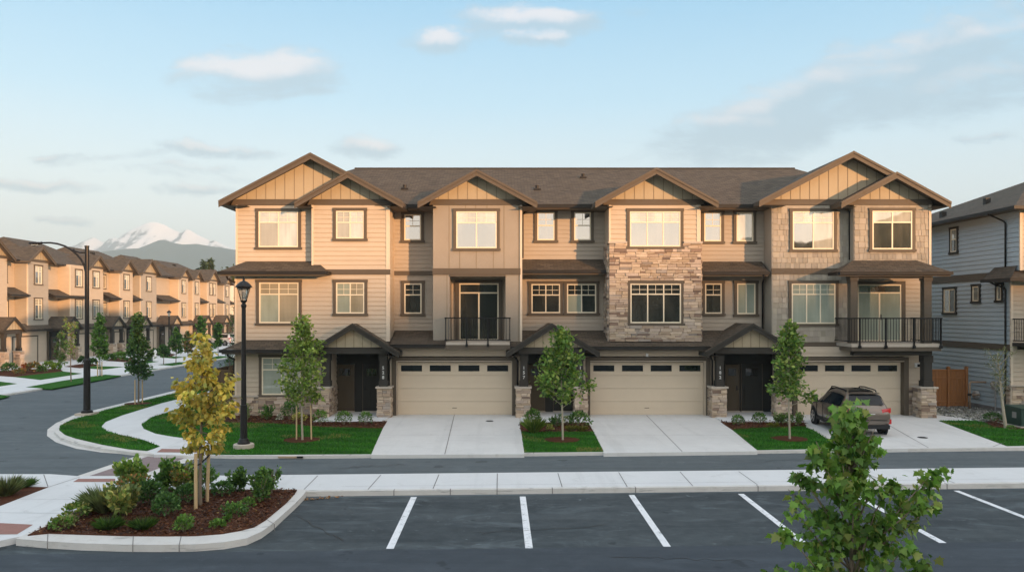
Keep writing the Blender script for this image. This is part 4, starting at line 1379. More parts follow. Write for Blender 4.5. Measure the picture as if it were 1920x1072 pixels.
bl = MB(); bl.box(PX(1597, 33.0), PX(1765, 33.0), 33.0, dR + .09, bz0b, bz1b - .14); o = bl.build('balcony_floor', M['trim'], B)
bl = MB(); bl.box(PX(1596, 33.0), PX(1766, 33.0), 32.98, dR + .09, bz1b - .139, bz1b); bl.build('balcony_edge', M['cap'], o)
railing(B, PX(1594, 32.95), PX(1767, 32.95), 32.95, bz1b, PZ(595.5, 32.95), (d5, dR), 33, (PX(1612, 32.95), PX(1661, 32.95), PX(1714, 32.95), PX(1764, 32.95)))
patio_door(PX(1607, dbk), PX(1689, dbk), bz1b, PZ(533, dbk), dbk, PZ(549, dbk), ('blindgreen', 'blindgreen', 'mirror'))
for a, b in ((1595, 1608), (1733, 1747)):
    p = MB(); p.box(PX(a, 33.3), PX(b, 33.3), 33.3, 33.62, bz1b, PZ(524, 33.3)); p.box(PX(a, 33.3) - .03, PX(b, 33.3) + .03, 33.27, 33.65, PZ(526, 33.3), PZ(518, 33.3)); p.build('balcony_post', M['trim'], B)
p = MB(); p.box(PX(1592, 33.3), PX(1749, 33.3), 33.32, 33.6, PZ(524, 33.3) + .05, PZ(514, 33.3)); p.build('balcony_beam', M['trim'], B)
# right porch below the balcony
w = MB(); w.box(PX(1702, 34.3), PX(1745, 34.3), 34.3, dR + .09, Z0, PZ(655, 34.3)); w.build('wall', M['cream'], B)
w = MB(); lap(w, PX(1702, 34.3), PX(1727, 34.3), PZ(727, 34.3), PZ(664, 34.3), 34.3); w.build('siding', M['cream'], B)
s = MB(); stones(s, PX(1702, 34.3), PX(1730, 34.3), Z0, PZ(727, 34.3), 34.299, 0); s.build('stone_veneer', [M['stone'], M['mortar']], B, usecol=True)
p = MB(); p.box(PX(1600, 33.3), PX(1748, 33.3), 33.3, 33.6, PZ(666, 33.3), bz0b - .002); p.build('balcony_beam', M['trimdark'], B)
pier(B, PX(1727, 33.35), PX(1757, 33.35), 33.35, 34.1, .10, pz)
post(B, PX(1733, 33.5), PX(1748, 33.5), 33.5, 33.85, pz + .07, PZ(666, 33.5))
l = MB(); l.box(PX(1714, 34.3), PX(1722, 34.3), 34.17, 34.27, PZ(688, 34.3), PZ(680, 34.3)); o = l.build('wall_lantern', M['white'], B)
l = MB(); l.box(PX(1717, 34.3), PX(1721, 34.3), 34.14, 34.169, PZ(687, 34.3), PZ(682, 34.3)); l.build('lantern_glass', M['black'], o)

# windows (outer casing from the photograph)
def win(xa, xb, ya, yb, d, **k): return window(B, PX(xa, d), PX(xb, d), PZ(yb, d), PZ(ya, d), d, **k)
win(480, 565, 391, 468, dL, panes=('blind', 'sheer'), transom=.31, top='sheer')
win(625, 688, 390, 452, dB, panes=('blind', 'sheer'), transom=.42)
win(753, 795, 397, 455, dR + .08, cols=1, panes=('mirror',), transom=.45)
win(850, 937, 391, 470, dB, panes=('mirror', 'mirror'), transom=.31, top='sheer')
win(1002, 1045, 393, 455, dR + .08, cols=1, panes=('mirror',), transom=.47)
win(1071, 1113, 393, 455, dR + .08, cols=1, panes=('mirror',), transom=.47)
win(1175, 1281, 391, 467, dB, cols=3, panes=('mirror', 'mirror', 'mirror'), transom=.31, top='sheer')
win(1314.5, 1357, 393, 457, dR + .08, cols=1, panes=('mirror',), transom=.47)
win(1375, 1417, 393, 457, dR + .08, cols=1, panes=('sheer',), transom=None)
win(1480, 1568, 391, 472, d5, panes=('mirror', 'sheer'), transom=.30, top='sheer')
win(1629, 1715, 390, 472, d6, panes=('mirror', 'mirror'), transom=.30, top='sheer', grid=False)
win(481, 566, 524, 610, dB, panes=('blindgreen', 'blind'), transom=.29, top='blind')
win(625, 689, 524, 592, dB, panes=('blindgreen', 'blind'), transom=.40)
win(753, 796, 526, 592, dR + .08, cols=1, panes=('dark',), transom=.38)
win(991, 1055.5, 527, 591, dR + .08, cols=2, panes=('dark',), transom=.38)
win(1057.5, 1123, 527, 591, dR + .08, cols=2, panes=('blindgreen', 'dark'), transom=.38, top='dark')
win(1176, 1282, 526, 610, dB, cols=3, panes=('dark', 'dark', 'dark'), transom=.27)
win(1316, 1358, 526, 592, dR + .08, cols=1, panes=('dark',), transom=.38)
win(1376, 1421, 526, 593, dR + .08, cols=2, panes=('blindgreen', 'blindgreen'), transom=None)
win(1478, 1571, 526, 611, d5, cols=3, panes=('blindgreen', 'blindgreen', 'blindgreen'), transom=.27)
win(486, 571, 664, 744, dB, panes=('blindgreen', 'sheer'), transom=.33, top='blindgreen')

# downspouts
def dsp(*p): downspout(B, [(PX(x, d), d, PZ(y, d)) for x, y, d in p])
dsp((752, 387, 34.7), (737, 396, 35.2), (733.5, 402, 35.4), (733.5, 616, 35.4))
dsp((1003, 388, 34.7), (985, 397, 35.2), (980, 402, 35.38), (980, 484, 35.38))
dsp((1432, 516, 34.5), (1432, 524, 35.0), (1430, 530, 35.4), (1430, 618, 35.4))
dsp((1139, 516, 34.5), (1138, 524, 35.2), (1138, 530, 35.4), (1138, 618, 35.4))
dsp((1571, 385, 33.9), (1590, 394, 34.3), (1593.5, 398, 34.4), (1593.5, 487, 34.4))
dsp((741, 661, 33.5), (732, 670, 33.9), (729.5, 676, 34.12), (729.5, 776, 34.12))
dsp((958, 663, 33.5), (966, 670, 33.9), (970.5, 676, 34.1), (970.5, 776, 34.1))
dsp((1326, 662, 33.5), (1333, 670, 33.9), (1335.5, 676, 34.1), (1335.5, 776, 34.1))
dsp((425, 517, 33.45), (427, 523, 33.7), (440, 529, 34.05), (441, 532, 34.3), (441, 630, 34.3))
dsp((425, 661, 33.35), (428, 668, 33.6), (439, 673, 34.0), (439.5, 680, 34.3), (439.5, 775, 34.3))
# ------------------------------------------------------------------ neighbour on the right
B2 = thing('neighbour_house', (22.3, 34.8, .1), 'grey blue sided house in shade beyond the cedar gate, with a black corner downspout', 'house')
XS = 22.3
M['shadeside'] = pmat('grey_siding', (.385, .455, .49), .7, stretch=(1, 1, 3))
w = MB()
w.box(XS, 34, 34.81, 47, .05, 9.0); w.box(XS + .001, 34, 34.2, 34.809, 6.3, 9.0)
w.build('wall', M['shadeside'], B2)
s = MB(); lap(s, 34.85, 47, 6.32, 8.98, XS, 0, .21, 'x', -1); lap(s, 34.24, 34.85, 6.32, 8.98, XS + .001, 0, .21, 'x', -1); s.build('siding', M['shadeside'], B2)
s = MB(); lap(s, 34.85, 47, 3.12, 5.98, XS, 0, .21, 'x', -1); s.build('siding', M['shadeside'], B2)
s = MB(); lap(s, 34.85, 47, .28, 2.82, XS, 0, .21, 'x', -1); s.build('siding', M['shadeside'], B2)
s = MB(); lap(s, XS + .07, 34, 6.32, 8.98, 34.2); s.build('siding', M['cream'], B2)
s = MB(); lap(s, XS + .07, 34, 1.35, 5.98, 34.81); s.build('siding', M['cream'], B2)
c = MB(); c.box(XS - .035, XS + .07, 34.165, 34.24, 6.3, 9.0); c.box(XS - .035, XS + .07, 34.775, 34.85, .1, 6.0); c.build('corner_board', M['corner'], B2)
c = MB(); c.box(XS - .05, XS - .001, 34.83, 47, 5.98, 6.31); c.build('belt_board', M['trim'], B2)
c = MB(); c.box(XS - .05, XS - .001, 34.83, 47, 2.82, 3.11); c.build('belt_board', M['trim'], B2)
c = MB(); c.box(XS - .045, XS - .001, 34.83, 47, .0, .28); c.build('foundation', M['joint'], B2)
s = MB(); stones(s, XS, 34, .1, 1.3, 34.80, 0); stones(s, 34.8, 35.1, .1, 1.3, XS - .001, 0, 'x', -1); s.build('stone_veneer', [M['stone'], M['mortar']], B2, usecol=True)
c = MB(); c.box(XS - .10, 34, 34.66, 34.79, 1.305, 1.36); c.build('stone_ledge', M['cap'], B2)
ez, rz, ex, ey = 9.0, 11.2, 21.72, 33.65
r = MB()
rooftri(r, (ex, 47.6, ez), (ex, ey, ez), (26.9, 40.5, rz))
roofquad(r, (ex, ey, ez), (36, ey, ez), (36, 40.5, rz), (26.9, 40.5, rz))
roofquad(r, (36, 47.6, ez), (ex, 47.6, ez), (26.9, 40.5, rz), (36, 40.5, rz))
RF2 = r.build('roof', M['roof'], B2)
g = MB(); g.box(ex - .10, ex + .02, ey - .1, 47.6, ez - .14, ez - .006); g.box(ex + .021, 36, ey - .1, ey + .02, ez - .14, ez - .006); g.build('gutter', M['gutter'], RF2)
g = MB(); g.face([(ex, ey, ez - .141), (ex, 47.6, ez - .141), (XS + .5, 47.6, ez - .141), (XS + .5, ey, ez - .141)]); g.face([(XS + .5, ey, ez - .141), (XS + .5, 34.3, ez - .141), (36, 34.3, ez - .141), (36, ey, ez - .141)]); g.build('soffit', M['soffit'], RF2)
for (y, k) in ((38.4, .33), (40.6, .16)):
    x = ex + (26.9 - ex) * k; z = ez + (rz - ez) * k
    v = MB(); v.box(x - .12, x + .12, y - .12, y + .12, z - .1, z + .26); v.build('roof_vent', M['gutter'], RF2)
# wrap-round skirt roof at the front corner
r = MB()
roofquad(r, (21.72, 35.9, 5.98), (21.72, 33.9, 5.98), (XS, 34.4, 6.55), (XS, 35.9, 6.55))
roofquad(r, (21.72, 33.9, 5.98), (34, 33.9, 5.98), (34, 34.8, 6.55), (XS, 34.8, 6.55))
o = r.build('skirt_roof', M['roof'], B2)
g = MB(); g.box(21.62, 21.74, 33.8, 35.92, 5.84, 5.974); g.box(21.741, 34, 33.8, 33.92, 5.84, 5.974); g.prism([(21.72, 35.905, 5.85), (XS, 35.905, 5.85), (XS, 35.905, 6.55), (21.72, 35.905, 5.98)], (0, .03, 0)); g.build('gutter', M['gutter'], o)
g = MB(); g.face([(21.74, 33.92, 5.845), (21.74, 35.9, 5.845), (XS + .3, 35.9, 5.845), (XS + .3, 33.92, 5.845)]); g.build('soffit', M['soffit'], o)
for (y0, y1, z0, z1, cols, tr, pn) in ((38.76, 39.5, 7.36, 8.69, 1, .45, ('dark',)), (38.9, 40.1, 4.4, 5.77, 2, None, ('dark', 'mirror')), (36.96, 37.67, 4.93, 5.84, 1, None, ('mirror',)), (35.3, 35.85, 4.95, 5.84, 1, None, ('mirror',))):
    window(B2, y0, y1, z0, z1, XS, cols=cols, transom=tr, grid=False, panes=pn, casing='trimdark', cw=.11, axis='x', sgn=-1, top='sheer' if tr else None)
downspout(B2, [(21.75, 35.6, 8.88), (22.0, 35.4, 8.7), (22.2, 35.15, 8.5), (22.23, 35.1, 8.4), (22.23, 35.1, 6.5)])
downspout(B2, [(21.8, 35.5, 5.85), (22.0, 35.4, 5.72), (22.2, 35.15, 5.6), (22.23, 35.1, 5.5), (22.23, 35.1, .3)])
bl = MB(); bl.box(XS + .02, 30, 33.9, 34.8, 3.05, 3.2); o = bl.build('balcony_floor', M['trimdark'], B2)
railing(B2, XS + .04, 30, 33.95, 3.2, 4.25, (34.78, None), 60)
c = MB(); c.box(XS + .25, 30, 34.755, 34.8, 2.9, 3.04); c.build('belt_board', M['trimdark'], B2)

# ------------------------------------------------------------------ row across the side street
def row_house(y0, L, bays, porches, garages, skirts, label, mats, wide=None, ends=(2.3, 2.3), xf=-41.0, rz=11.6, simple=False):
    """three-storey house facing the street (+x): local x runs along the street, local -y faces it"""
    b = thing('row_house', (xf, y0, .1), label, 'house', 'houses along the side street', R(90), local=True)
    ze = 9.0
    dr = 1.1
    mw = MB(); mw.box(0, L, dr + .03, 11, 0, ze); mw.box(0, L, .14, dr + .029, 0, 3.2); mw.build('wall', M[mats[0]], b)
    s = MB(); lap(s, 0, L, 3.2, ze - .1, dr + .03, 0, .21); s.build('siding', M[mats[0]], b)
    s = MB(); lap(s, dr, 11, 0, ze - .1, 0, 0, .21, 'x', -1); s.build('siding', M[mats[0]], b)
    # roof
    r = MB(); ye, yr, yb = .45, 6.0, 11.5
    a, e = ends
    roofquad(r, (-.4, ye, ze), (L + .4, ye, ze), (L - e, yr, rz), (a, yr, rz)); roofquad(r, (L + .4, yb, ze), (-.4, yb, ze), (a, yr, rz), (L - e, yr, rz))
    rooftri(r, (-.4, yb, ze), (-.4, ye, ze), (a, yr, rz)); rooftri(r, (L + .4, ye, ze), (L + .4, yb, ze), (L - e, yr, rz))
    rf = r.build('roof', M['roof'], b)
    g = MB(); g.box(-.5, L + .5, ye - .1, ye + .02, ze - .14, ze - .006); g.box(-.5, -.38, ye + .021, yb, ze - .14, ze - .006); g.build('gutter', M['gutter'], rf)
    g = MB(); g.face([(-.38, ye, ze - .142), (-.38, dr + .2, ze - .142), (L + .4, dr + .2, ze - .142), (L + .4, ye, ze - .142)]); g.build('soffit', M['soffit'], rf)
    v = MB(); v.box(L * .45, L * .45 + .35, yr - 1.5, yr - 1.1, rz - .75, rz - .42); v.build('roof_vent', M['gutter'], rf)
    for (u0, u1, mt, gab, ww, wn) in bays:
        w = MB(); w.box(u0, u1, 0, dr + .02, 3.0, ze); w.build('wall', M[mt], b)
        s = MB(); lap(s, u0, u1, 3.0, ze - .1, 0, 0, .21); lap(s, .03, dr, 3.0, ze - .1, u0, 0, .21, 'x', -1); s.build('siding', M[mt], b)
        c = MB(); c.box(u0 - .03, u0 + .07, -.036, .06, 3.0, ze - .1); c.build('corner_board', M['corner'], b)
        uc = (u0 + u1) / 2
        if gab:
            hw = (u1 - u0) / 2 + .5
            gable(b, uc, ze - .1 + hw * .66, uc - hw, uc + hw, ze - .1, -.45, 5.0, 0, ze - .12, ze + .1, batten=.4)
        for k in range(wn):
            c0 = uc + (k - (wn - 1) / 2) * (ww + .25)
            window(b, c0 - ww / 2, c0 + ww / 2, 6.85, 8.65, 0, cols=2, transom=.3, panes=('mirror', 'sheer'), top='sheer')
            window(b, c0 - ww / 2, c0 + ww / 2, 3.75, 5.75, 0, cols=2, transom=.3, panes=('mirror', 'blind'), top='blind')
    for (u0, u1) in skirts:
        skirt(b, u0, u1, dr, 6.6, -.25, 5.95, hl=.0, hr=.0)
        if u1 - u0 < 4:
            uc = (u0 + u1) / 2
            window(b, uc - .4, uc + .4, 6.9, 8.5, dr + .03, cols=1, transom=None, panes=('mirror',))
            window(b, uc - .55, uc + .55, 3.9, 5.5, dr + .03, cols=2, transom=.3, panes=('blind', 'mirror'))
    skirt(b, -.2, L + .2, .2, 3.45, -.55, 2.95)
    for uc in porches:
        pr = gable(b, uc, 4.05, uc - 1.55, uc + 1.55, 2.98, -1.75, .4, -1.55, None, 3.02, bw=.22, trim='trimdark', batten=.4)
        pr.name = 'porch_roof'
        bm = MB(); bm.box(uc - 1.25, uc + 1.25, -1.6, -1.35, 2.68, 2.95); bm.box(uc - 1.25, uc - 1.05, -1.349, .1, 2.69, 2.94); bm.build('porch_beam', M['trimdark'], pr)
        for sx in (-1.02, 1.02):
            pier(b, uc + sx - .3, uc + sx + .3, -1.75, -1.15, 0, 1.2, simple=True)
            post(b, uc + sx - .14, uc + sx + .14, -1.6, -1.32, 1.27, 2.68)
        pw = MB(); pw.box(uc - .8, uc + .8, .12, .139, 0, 2.7); pw.build('porch_wall', M['doorwall'], b)
        entry_door(b, uc - .5, uc + .45, .02, 2.15, .12, -1)
    for (u0, u1) in garages:
        gd = garage(b, u0, u1, .02, 2.2, .46, nwin=3, trimw=.16, head=.2)
    return b


row_house(53.5, 19.3, [(9.2, 13.2, 'cream', True, 1.5, 1), (16.1, 19.3, 'greige', True, 1.35, 1)], (11.4,), ((14.3, 17.8), (5.0, 9.0)), ((13.3, 16.0),),
          'row house across the side street cut by the left edge of the photo', ('cream',))
row_house(73.6, 10.2, [(2.9, 6.0, 'cream', False, 1.4, 1), (6.3, 9.3, 'cream', True, 1.4, 1)], (.4,), ((3.6, 7.6),), ((-.1, 5.6),),
          'cream row house with a wide plain wall and roof behind the tall curved street lamp', ('cream',))
row_house(84.6, 11.6, [(1.9, 5.0, 'cream', True, 1.4, 1), (6.9, 11.2, 'greige', True, 1.4, 1)], (-2.2 + .4, 4.6), ((1.1, 3.2), (7.5, 10.6)), ((-.3, 1.8), (5.1, 6.8)),
          'row house with two gables, cream then greige, midway along the side street', ('cream',))
row_house(97.2, 9.0, [(5.3, 8.4, 'cream', True, 1.4, 1)], (.6,), ((2.6, 5.6),), ((-.2, 5.0),),
          'cream row house with one gable left of the last pair of gables', ('cream',))
row_house(106.9, 12.5, [(.3, 2.9, 'cream', True, 1.3, 1), (5.6, 9.6, 'cream', True, 1.1, 2)], (1.4, 8.8), ((4.0, 6.8),), ((3.0, 5.5), (9.7, 12.4)),
          'farthest row house of the side street, below the two conifers', ('cream',))
row_house(124, 10.5, [(1.0, 4.0, 'greige', True, 1.3, 1), (6.0, 9.0, 'white', False, 1.3, 1)], (5.0,), ((1.5, 4.0),), ((4.1, 5.9),),
          'small far grey house at the end of the side street, beside the main block', ('greige',), xf=-43.0, rz=10.6)
# ------------------------------------------------------------------ street lamps
def lamp_glass():
    m, nt, b = newmat('lamp_glass')
    b.inputs['Base Color'].default_value = (.75, .72, .62, 1)
    b.inputs['Roughness'].default_value = .25
    b.inputs['Transmission Weight'].default_value = .75
    return m
M['lampglass'] = lamp_glass()
c = G(457, 839, .115)
L1 = thing('street_lamp', (c[0], c[1], .115), 'black post-top lantern lamp on the lawn before the left end of the main block', 'street lamp')
x, y = c
mb = MB(); mb.lathe([(.33, .0), (.33, .13), (.31, .15)], x, y, 20, cz=.10); mb.build('concrete_base', M['cap'], L1, smooth=False)
mb = MB()
mb.lathe([(.20, .15), (.20, .20), (.17, .24), (.15, .30), (.115, .33), (.105, 1.35), (.112, 1.37), (.112, 1.40), (.085, 1.42), (.078, 2.6), (.066, 4.55), (.075, 4.57), (.09, 4.62), (.085, 4.66), (.06, 4.68), (.06, 4.72), (.10, 4.76), (.11, 4.80)], x, y, 18, cz=.1)
mb.build('post', M['iron'], L1, smooth=False)
mb = MB(); mb.lathe([(.085, 4.80), (.185, 5.18)], x, y, 8, cz=.1); mb.build('lantern_glass', M['lampglass'], L1)
mb = MB()
for k in range(6):
    a = 2 * math.pi * (k + .5) / 6
    mb.tube([(x + .092 * math.cos(a), y + .092 * math.sin(a), 4.90), (x + .20 * math.cos(a), y + .20 * math.sin(a), 5.29)], .011, 5)
mb.lathe([(.20, 5.17), (.215, 5.18), (.215, 5.21), (.19, 5.22)], x, y, 18, cz=.1)
mb.build('lantern_frame', M['iron'], L1)
mb = MB(); mb.lathe([(.27, 5.22), (.265, 5.25), (.20, 5.33), (.12, 5.40), (.05, 5.43), (.03, 5.46), (.045, 5.49), (.015, 5.54), (.001, 5.60)], x, y, 20, cz=.1); mb.build('lantern_cap', M['iron'], L1, smooth=True)
mb = MB(); mb.lathe([(.03, 4.85), (.035, 5.0), (.02, 5.08), (.001, 5.10)], x, y, 10, cz=.1); mb.build('bulb', M['white'], L1, smooth=True)

c = G(163, 777, .115); x, y = c
L2 = thing('street_lamp', (x, y, .115), 'tall dark street lamp with a long curved arm at the road bend', 'street lamp')
mb = MB(); mb.box(x - .35, x + .35, y - .35, y + .35, .1, .2); mb.build('concrete_base', M['cap'], L2)
mb = MB(); mb.lathe([(.24, .20), (.24, .27), (.20, .31), (.145, .34), (.135, 2.45), (.12, 2.5), (.095, 2.55), (.085, 7.32), (.095, 7.33), (.095, 7.38)], x, y, 16); mb.build('post', M['iron'], L2)
def AP(px, py): return (PX(px, y), y, PZ(py, y))
mb = MB(); mb.tube([AP(161, 511), AP(158, 498), AP(152, 486), AP(144, 477), AP(134, 468.5), AP(122, 461.5), AP(108, 457), AP(94, 455), AP(78, 455.2)], [.045, .045, .045, .044, .043, .042, .040, .038, .036], 8); mb.build('arm', M['iron'], L2, smooth=True)
mb = MB(); mb.tube([AP(161, 473.5), AP(150, 473.5), AP(141, 471), AP(132, 467)], .032, 8); mb.tube([AP(139, 470), AP(138.5, 466.5)], .03, 6); mb.build('brace', M['iron'], L2, smooth=True)
mb = MB()
p0 = AP(79, 455.2)
hx = [(0, .05, .05), (-.1, .09, .06), (-.3, .13, .07), (-.5, .12, .055), (-.56, .06, .03)]
rings = []
for (dx, wv, hv) in hx:
    rings.append([(p0[0] + dx, p0[1] + wv * math.cos(a), p0[2] + hv * math.sin(a) - (.02 if dx < -.05 else 0)) for a in [2 * math.pi * k / 10 for k in range(10)]])
for i in range(len(rings) - 1):
    for k in range(10): mb.face([rings[i][k], rings[i][(k + 1) % 10], rings[i + 1][(k + 1) % 10], rings[i + 1][k]])
mb.face(rings[-1]); mb.build('lamp_head', M['iron'], L2, smooth=True)
mb = MB(); mb.box(p0[0] - .45, p0[0] - .14, p0[1] - .08, p0[1] + .08, p0[2] - .105, p0[2] - .07); mb.build('lens', M['lampglass'], L2)

x, y = G(317, 667, .1)
L3 = thing('street_lamp', (x, y, .1), 'slim dark lamp post far up the side street before the row houses', 'street lamp')
mb = MB(); mb.lathe([(.14, 0), (.14, .4), (.08, .45), (.07, 4.0), (.10, 4.05)], x, y, 10, cz=.1); mb.build('post', M['iron'], L3)
mb = MB(); mb.lathe([(.09, 4.05), (.18, 4.4)], x, y, 8, cz=.1); mb.build('lantern_glass', M['lampglass'], L3)
mb = MB(); mb.lathe([(.25, 4.4), (.2, 4.5), (.04, 4.62), (.001, 4.7)], x, y, 12, cz=.1); mb.build('lantern_cap', M['iron'], L3)

# ------------------------------------------------------------------ fences
def board_fence(root, a, b, z0, h, posts, mat='wood', bw=.14, lattice=True):
    a = Vector((*a, 0)); b = Vector((*b, 0)); d = (b - a); Ln = d.length; d.normalize(); n = Vector((-d.y, d.x, 0))
    mb = MB(); k = 0; t = 0.0
    while t < Ln - .02:
        w = min(bw, Ln - t); j = RNG.uniform(-.006, .006)
        p = a + d * (t + .004); q = a + d * (t + w - .004)
        f = [p + n * j, q + n * j, q + n * (j + .02), p + n * (j + .02)]
        mb.prism([(v.x, v.y, z0 + .04) for v in f], (0, 0, h - .04 + (0 if lattice else RNG.uniform(-.01, .01))))
        t += bw
    o = mb.build('board_panel', M[mat], root)
    mb = MB()
    for zz in (z0 + h - .40, z0 + .2, z0 + h - .03):
        f = [a - n * .035, b - n * .035, b - n * .008, a - n * .008]
        mb.prism([(v.x, v.y, zz) for v in f], (0, 0, .07))
    mb.build('rail', M[mat], root)
    for t in posts:
        p = a + d * Ln * t
        mb = MB(); mb.box(p.x - .055, p.x + .055, p.y - .075, p.y + .055, z0 - .1, z0 + h + .10); mb.box(p.x - .075, p.x + .075, p.y - .095, p.y + .075, z0 + h + .101, z0 + h + .14); mb.box(p.x - .04, p.x + .04, p.y - .06, p.y + .04, z0 + h + .141, z0 + h + .175)
        mb.build('post', M[mat], root)
F1 = thing('wood_fence', (20.2, 37.4, .1), 'orange cedar fence and gate between the main block and the neighbour house', 'fence')
board_fence(F1, (18.6, 37.4), (21.85, 37.4), .1, 1.72, (.40, .74, 1.0))
M['darkwood'] = pmat('weathered_board', (.12, .075, .04), .8, s1=3, a1=.2, s2=20, a2=.15)
F2 = thing('wood_fence', (-12.4, 37, .1), 'dark brown board fence at the left end of the main block', 'fence')
board_fence(F2, (-13.3, 37.0), (-11.4, 36.2), .1, 1.75, (0, .55), 'darkwood')
board_fence(F2, (-13.3, 37.07), (-13.3, 50), .1, 1.75, (.33, .66), 'darkwood')

# ------------------------------------------------------------------ fittings beside the neighbour house
M['greenmetal'] = pmat('green_metal', (.018, .050, .036), .45, spec=.5)
M['greymetal'] = pmat('grey_metal', (.30, .29, .27), .45)
M['copperpipe'] = pmat('meter_pipe', (.30, .21, .14), .5)
x0, y0 = 19.9, 30.45
T = thing('utility_box', (x0 + .6, y0 + .5, .1), 'dark green utility cabinet on a pale pad at the right edge', 'utility box')
mb = MB(); mb.box(x0 - .1, x0 + 1.4, y0 - .1, y0 + 1.1, .05, .17); mb.build('pad', M['cap'], T)
mb = MB(); mb.box(x0, x0 + 1.3, y0, y0 + 1.0, .171, .80); mb.build('cabinet', M['greenmetal'], T)
mb = MB(); mb.prism([(x0 - .03, y0 - .03, .801), (x0 - .03, y0 + 1.03, .801), (x0 - .03, y0 + 1.03, .90), (x0 - .03, y0 - .03, .86)][::-1], (1.36, 0, 0)); mb.build('lid', M['greenmetal'], T)
mb = MB(); mb.box(x0 - .006, x0 - .0005, y0 + .3, y0 + .55, .45, .68); mb.build('label_plate', M['greymetal'], T)
mb = MB(); mb.box(x0 + .55, x0 + .62, y0 - .03, y0 - .0005, .4, .55); mb.build('handle', M['greymetal'], T)

T = thing('gas_meter', (21.6, 36.6, .1), 'brown gas pipe and meter standing by the shaded side wall', 'gas meter')
mb = MB(); mb.tube([(21.55, 36.6, .05), (21.55, 36.6, 1.25), (21.6, 36.6, 1.33), (21.95, 36.55, 1.33), (22.24, 36.5, 1.33)], .045, 8); mb.tube([(21.55, 36.6, .75), (22.0, 36.6, .75)], .03, 6); mb.build('pipe', M['copperpipe'], T, smooth=True)
mb = MB(); mb.lathe([(.001, -.09), (.17, -.09), (.2, -.05), (.2, .05), (.17, .09), (.001, .09)], 22.0, 36.85, 16, ax='x', cz=.72); mb.build('dial_body', M['greymetal'], T, smooth=True)
mb = MB(); mb.lathe([(.06, 0), (.09, .03), (.09, .09), (.06, .12)], 21.55, 36.6, 12, cz=.70); mb.build('valve', M['gutter'], T)
T = thing('electric_meter', (22.15, 35.75, 1.0), 'small grey electric meter high on the shaded side wall by the downspout', 'electric meter')
mb = MB(); mb.box(22.1, 22.27, 35.62, 35.88, 1.05, 1.45); mb.build('box', M['greymetal'], T)
mb = MB(); mb.lathe([(.001, -.1), (.09, -.09), (.1, 0)], 22.099, 35.75, 14, ax='x', cz=1.3); mb.build('dial', M['lampglass'], T, smooth=True)
mb = MB(); mb.tube([(22.2, 35.75, 1.049), (22.2, 35.75, .1)], .03, 6); mb.build('conduit', M['greymetal'], T)

x, y = G(291, 674, .1)
T = thing('fire_hydrant', (x, y, .1), 'small white topped hydrant beside the far pavement', 'hydrant')
mb = MB(); mb.lathe([(.17, 0), (.17, .05), (.12, .06), (.12, .55), (.15, .56), (.15, .60), (.12, .61), (.12, .72)], x, y, 12, cz=.1); mb.build('barrel', M['white'], T)
mb = MB(); mb.lathe([(.15, .72), (.14, .80), (.06, .87), (.05, .93), (.001, .94)], x, y, 12, cz=.1); mb.build('bonnet', M['white'], T, smooth=True)
mb = MB(); mb.lathe([(.06, -.22), (.06, .22)], x, y, 10, ax='x', cz=.62); mb.build('outlet', M['gutter'], T)
x, y = G(281, 677, .1)
T = thing('utility_pillar', (x, y, .1), 'short dark green service pillar left of the hydrant', 'utility box')
mb = MB(); mb.box(x - .2, x + .2, y - .15, y + .15, .1, .78); mb.build('body', M['greenmetal'], T)
mb = MB(); mb.box(x - .23, x + .23, y - .18, y + .18, .781, .85); mb.build('lid', M['greenmetal'], T)

# ------------------------------------------------------------------ sport utility car
def carpaint(name, col):
    m, nt, b = newmat(name)
    pos = nt.n('ShaderNodeTexCoord').outputs['Object']
    f = nt.noise(pos, 500, 2)
    nt.val(b.inputs['Base Color'], nt.mix(nt.m('MULTIPLY', f, .25), col, tuple(min(1, c * 1.7) for c in col)))
    b.inputs['Metallic'].default_value = .55; b.inputs['Roughness'].default_value = .32
    b.inputs['Coat Weight'].default_value = .8; b.inputs['Coat Roughness'].default_value = .05
    return m
M['carpaint'] = carpaint('taupe_car_paint', (.17, .138, .112))
M['carwhite'] = carpaint('white_car_paint', (.75, .75, .75))
def carglass():
    m, nt, b = newmat('car_glass')
    pos = nt.n('ShaderNodeTexCoord').outputs['Object']
    nt.val(b.inputs['Base Color'], nt.mix(nt.noise(pos, 3, 2), (.006, .010, .014), (.012, .018, .024)))
    b.inputs['Roughness'].default_value = .03; b.inputs['Specular IOR Level'].default_value = .35
    return m
M['carglass'] = carglass()
M['tyre'] = pmat('tyre_rubber', (.012, .012, .012), .85)
M['alloy'] = pmat('alloy_rim', (.55, .55, .55), .3, metal=.9)
M['cladding'] = pmat('dark_cladding', (.016, .016, .017), .55)
def redlamp():
    m, nt, b = newmat('tail_lamp')
    pos = nt.n('ShaderNodeTexCoord').outputs['Object']
    s = nt.m('SINE', nt.m('MULTIPLY', nt.sep(pos)[2], 160))
    nt.val(b.inputs['Base Color'], nt.mix(nt.ss(s, -.2, .9), (.45, .010, .012), (.62, .06, .05)))
    b.inputs['Roughness'].default_value = .12; b.inputs['Coat Weight'].default_value = 1
    return m
M['taillamp'] = redlamp()
STN = [(-2.20, .46, .70, .78, .60, .88), (-2.14, .38, .83, .98, .72, 1.04), (-2.02, .32, .885, 1.03, .735, 1.12), (-1.76, .29, .90, 1.05, .655, 1.545), (-1.58, .27, .905, 1.05, .635, 1.625), (-1.0, .25, .91, 1.04, .625, 1.665), (-.3, .24, .91, 1.02, .62, 1.665), (.30, .24, .91, 1.0, .61, 1.62), (.72, .24, .905, .99, .66, 1.38), (1.08, .25, .90, .98, .74, 1.10), (1.55, .27, .885, .95, .72, 1.02), (1.95, .30, .84, .87, .66, .90), (2.16, .36, .72, .70, .58, .74)]
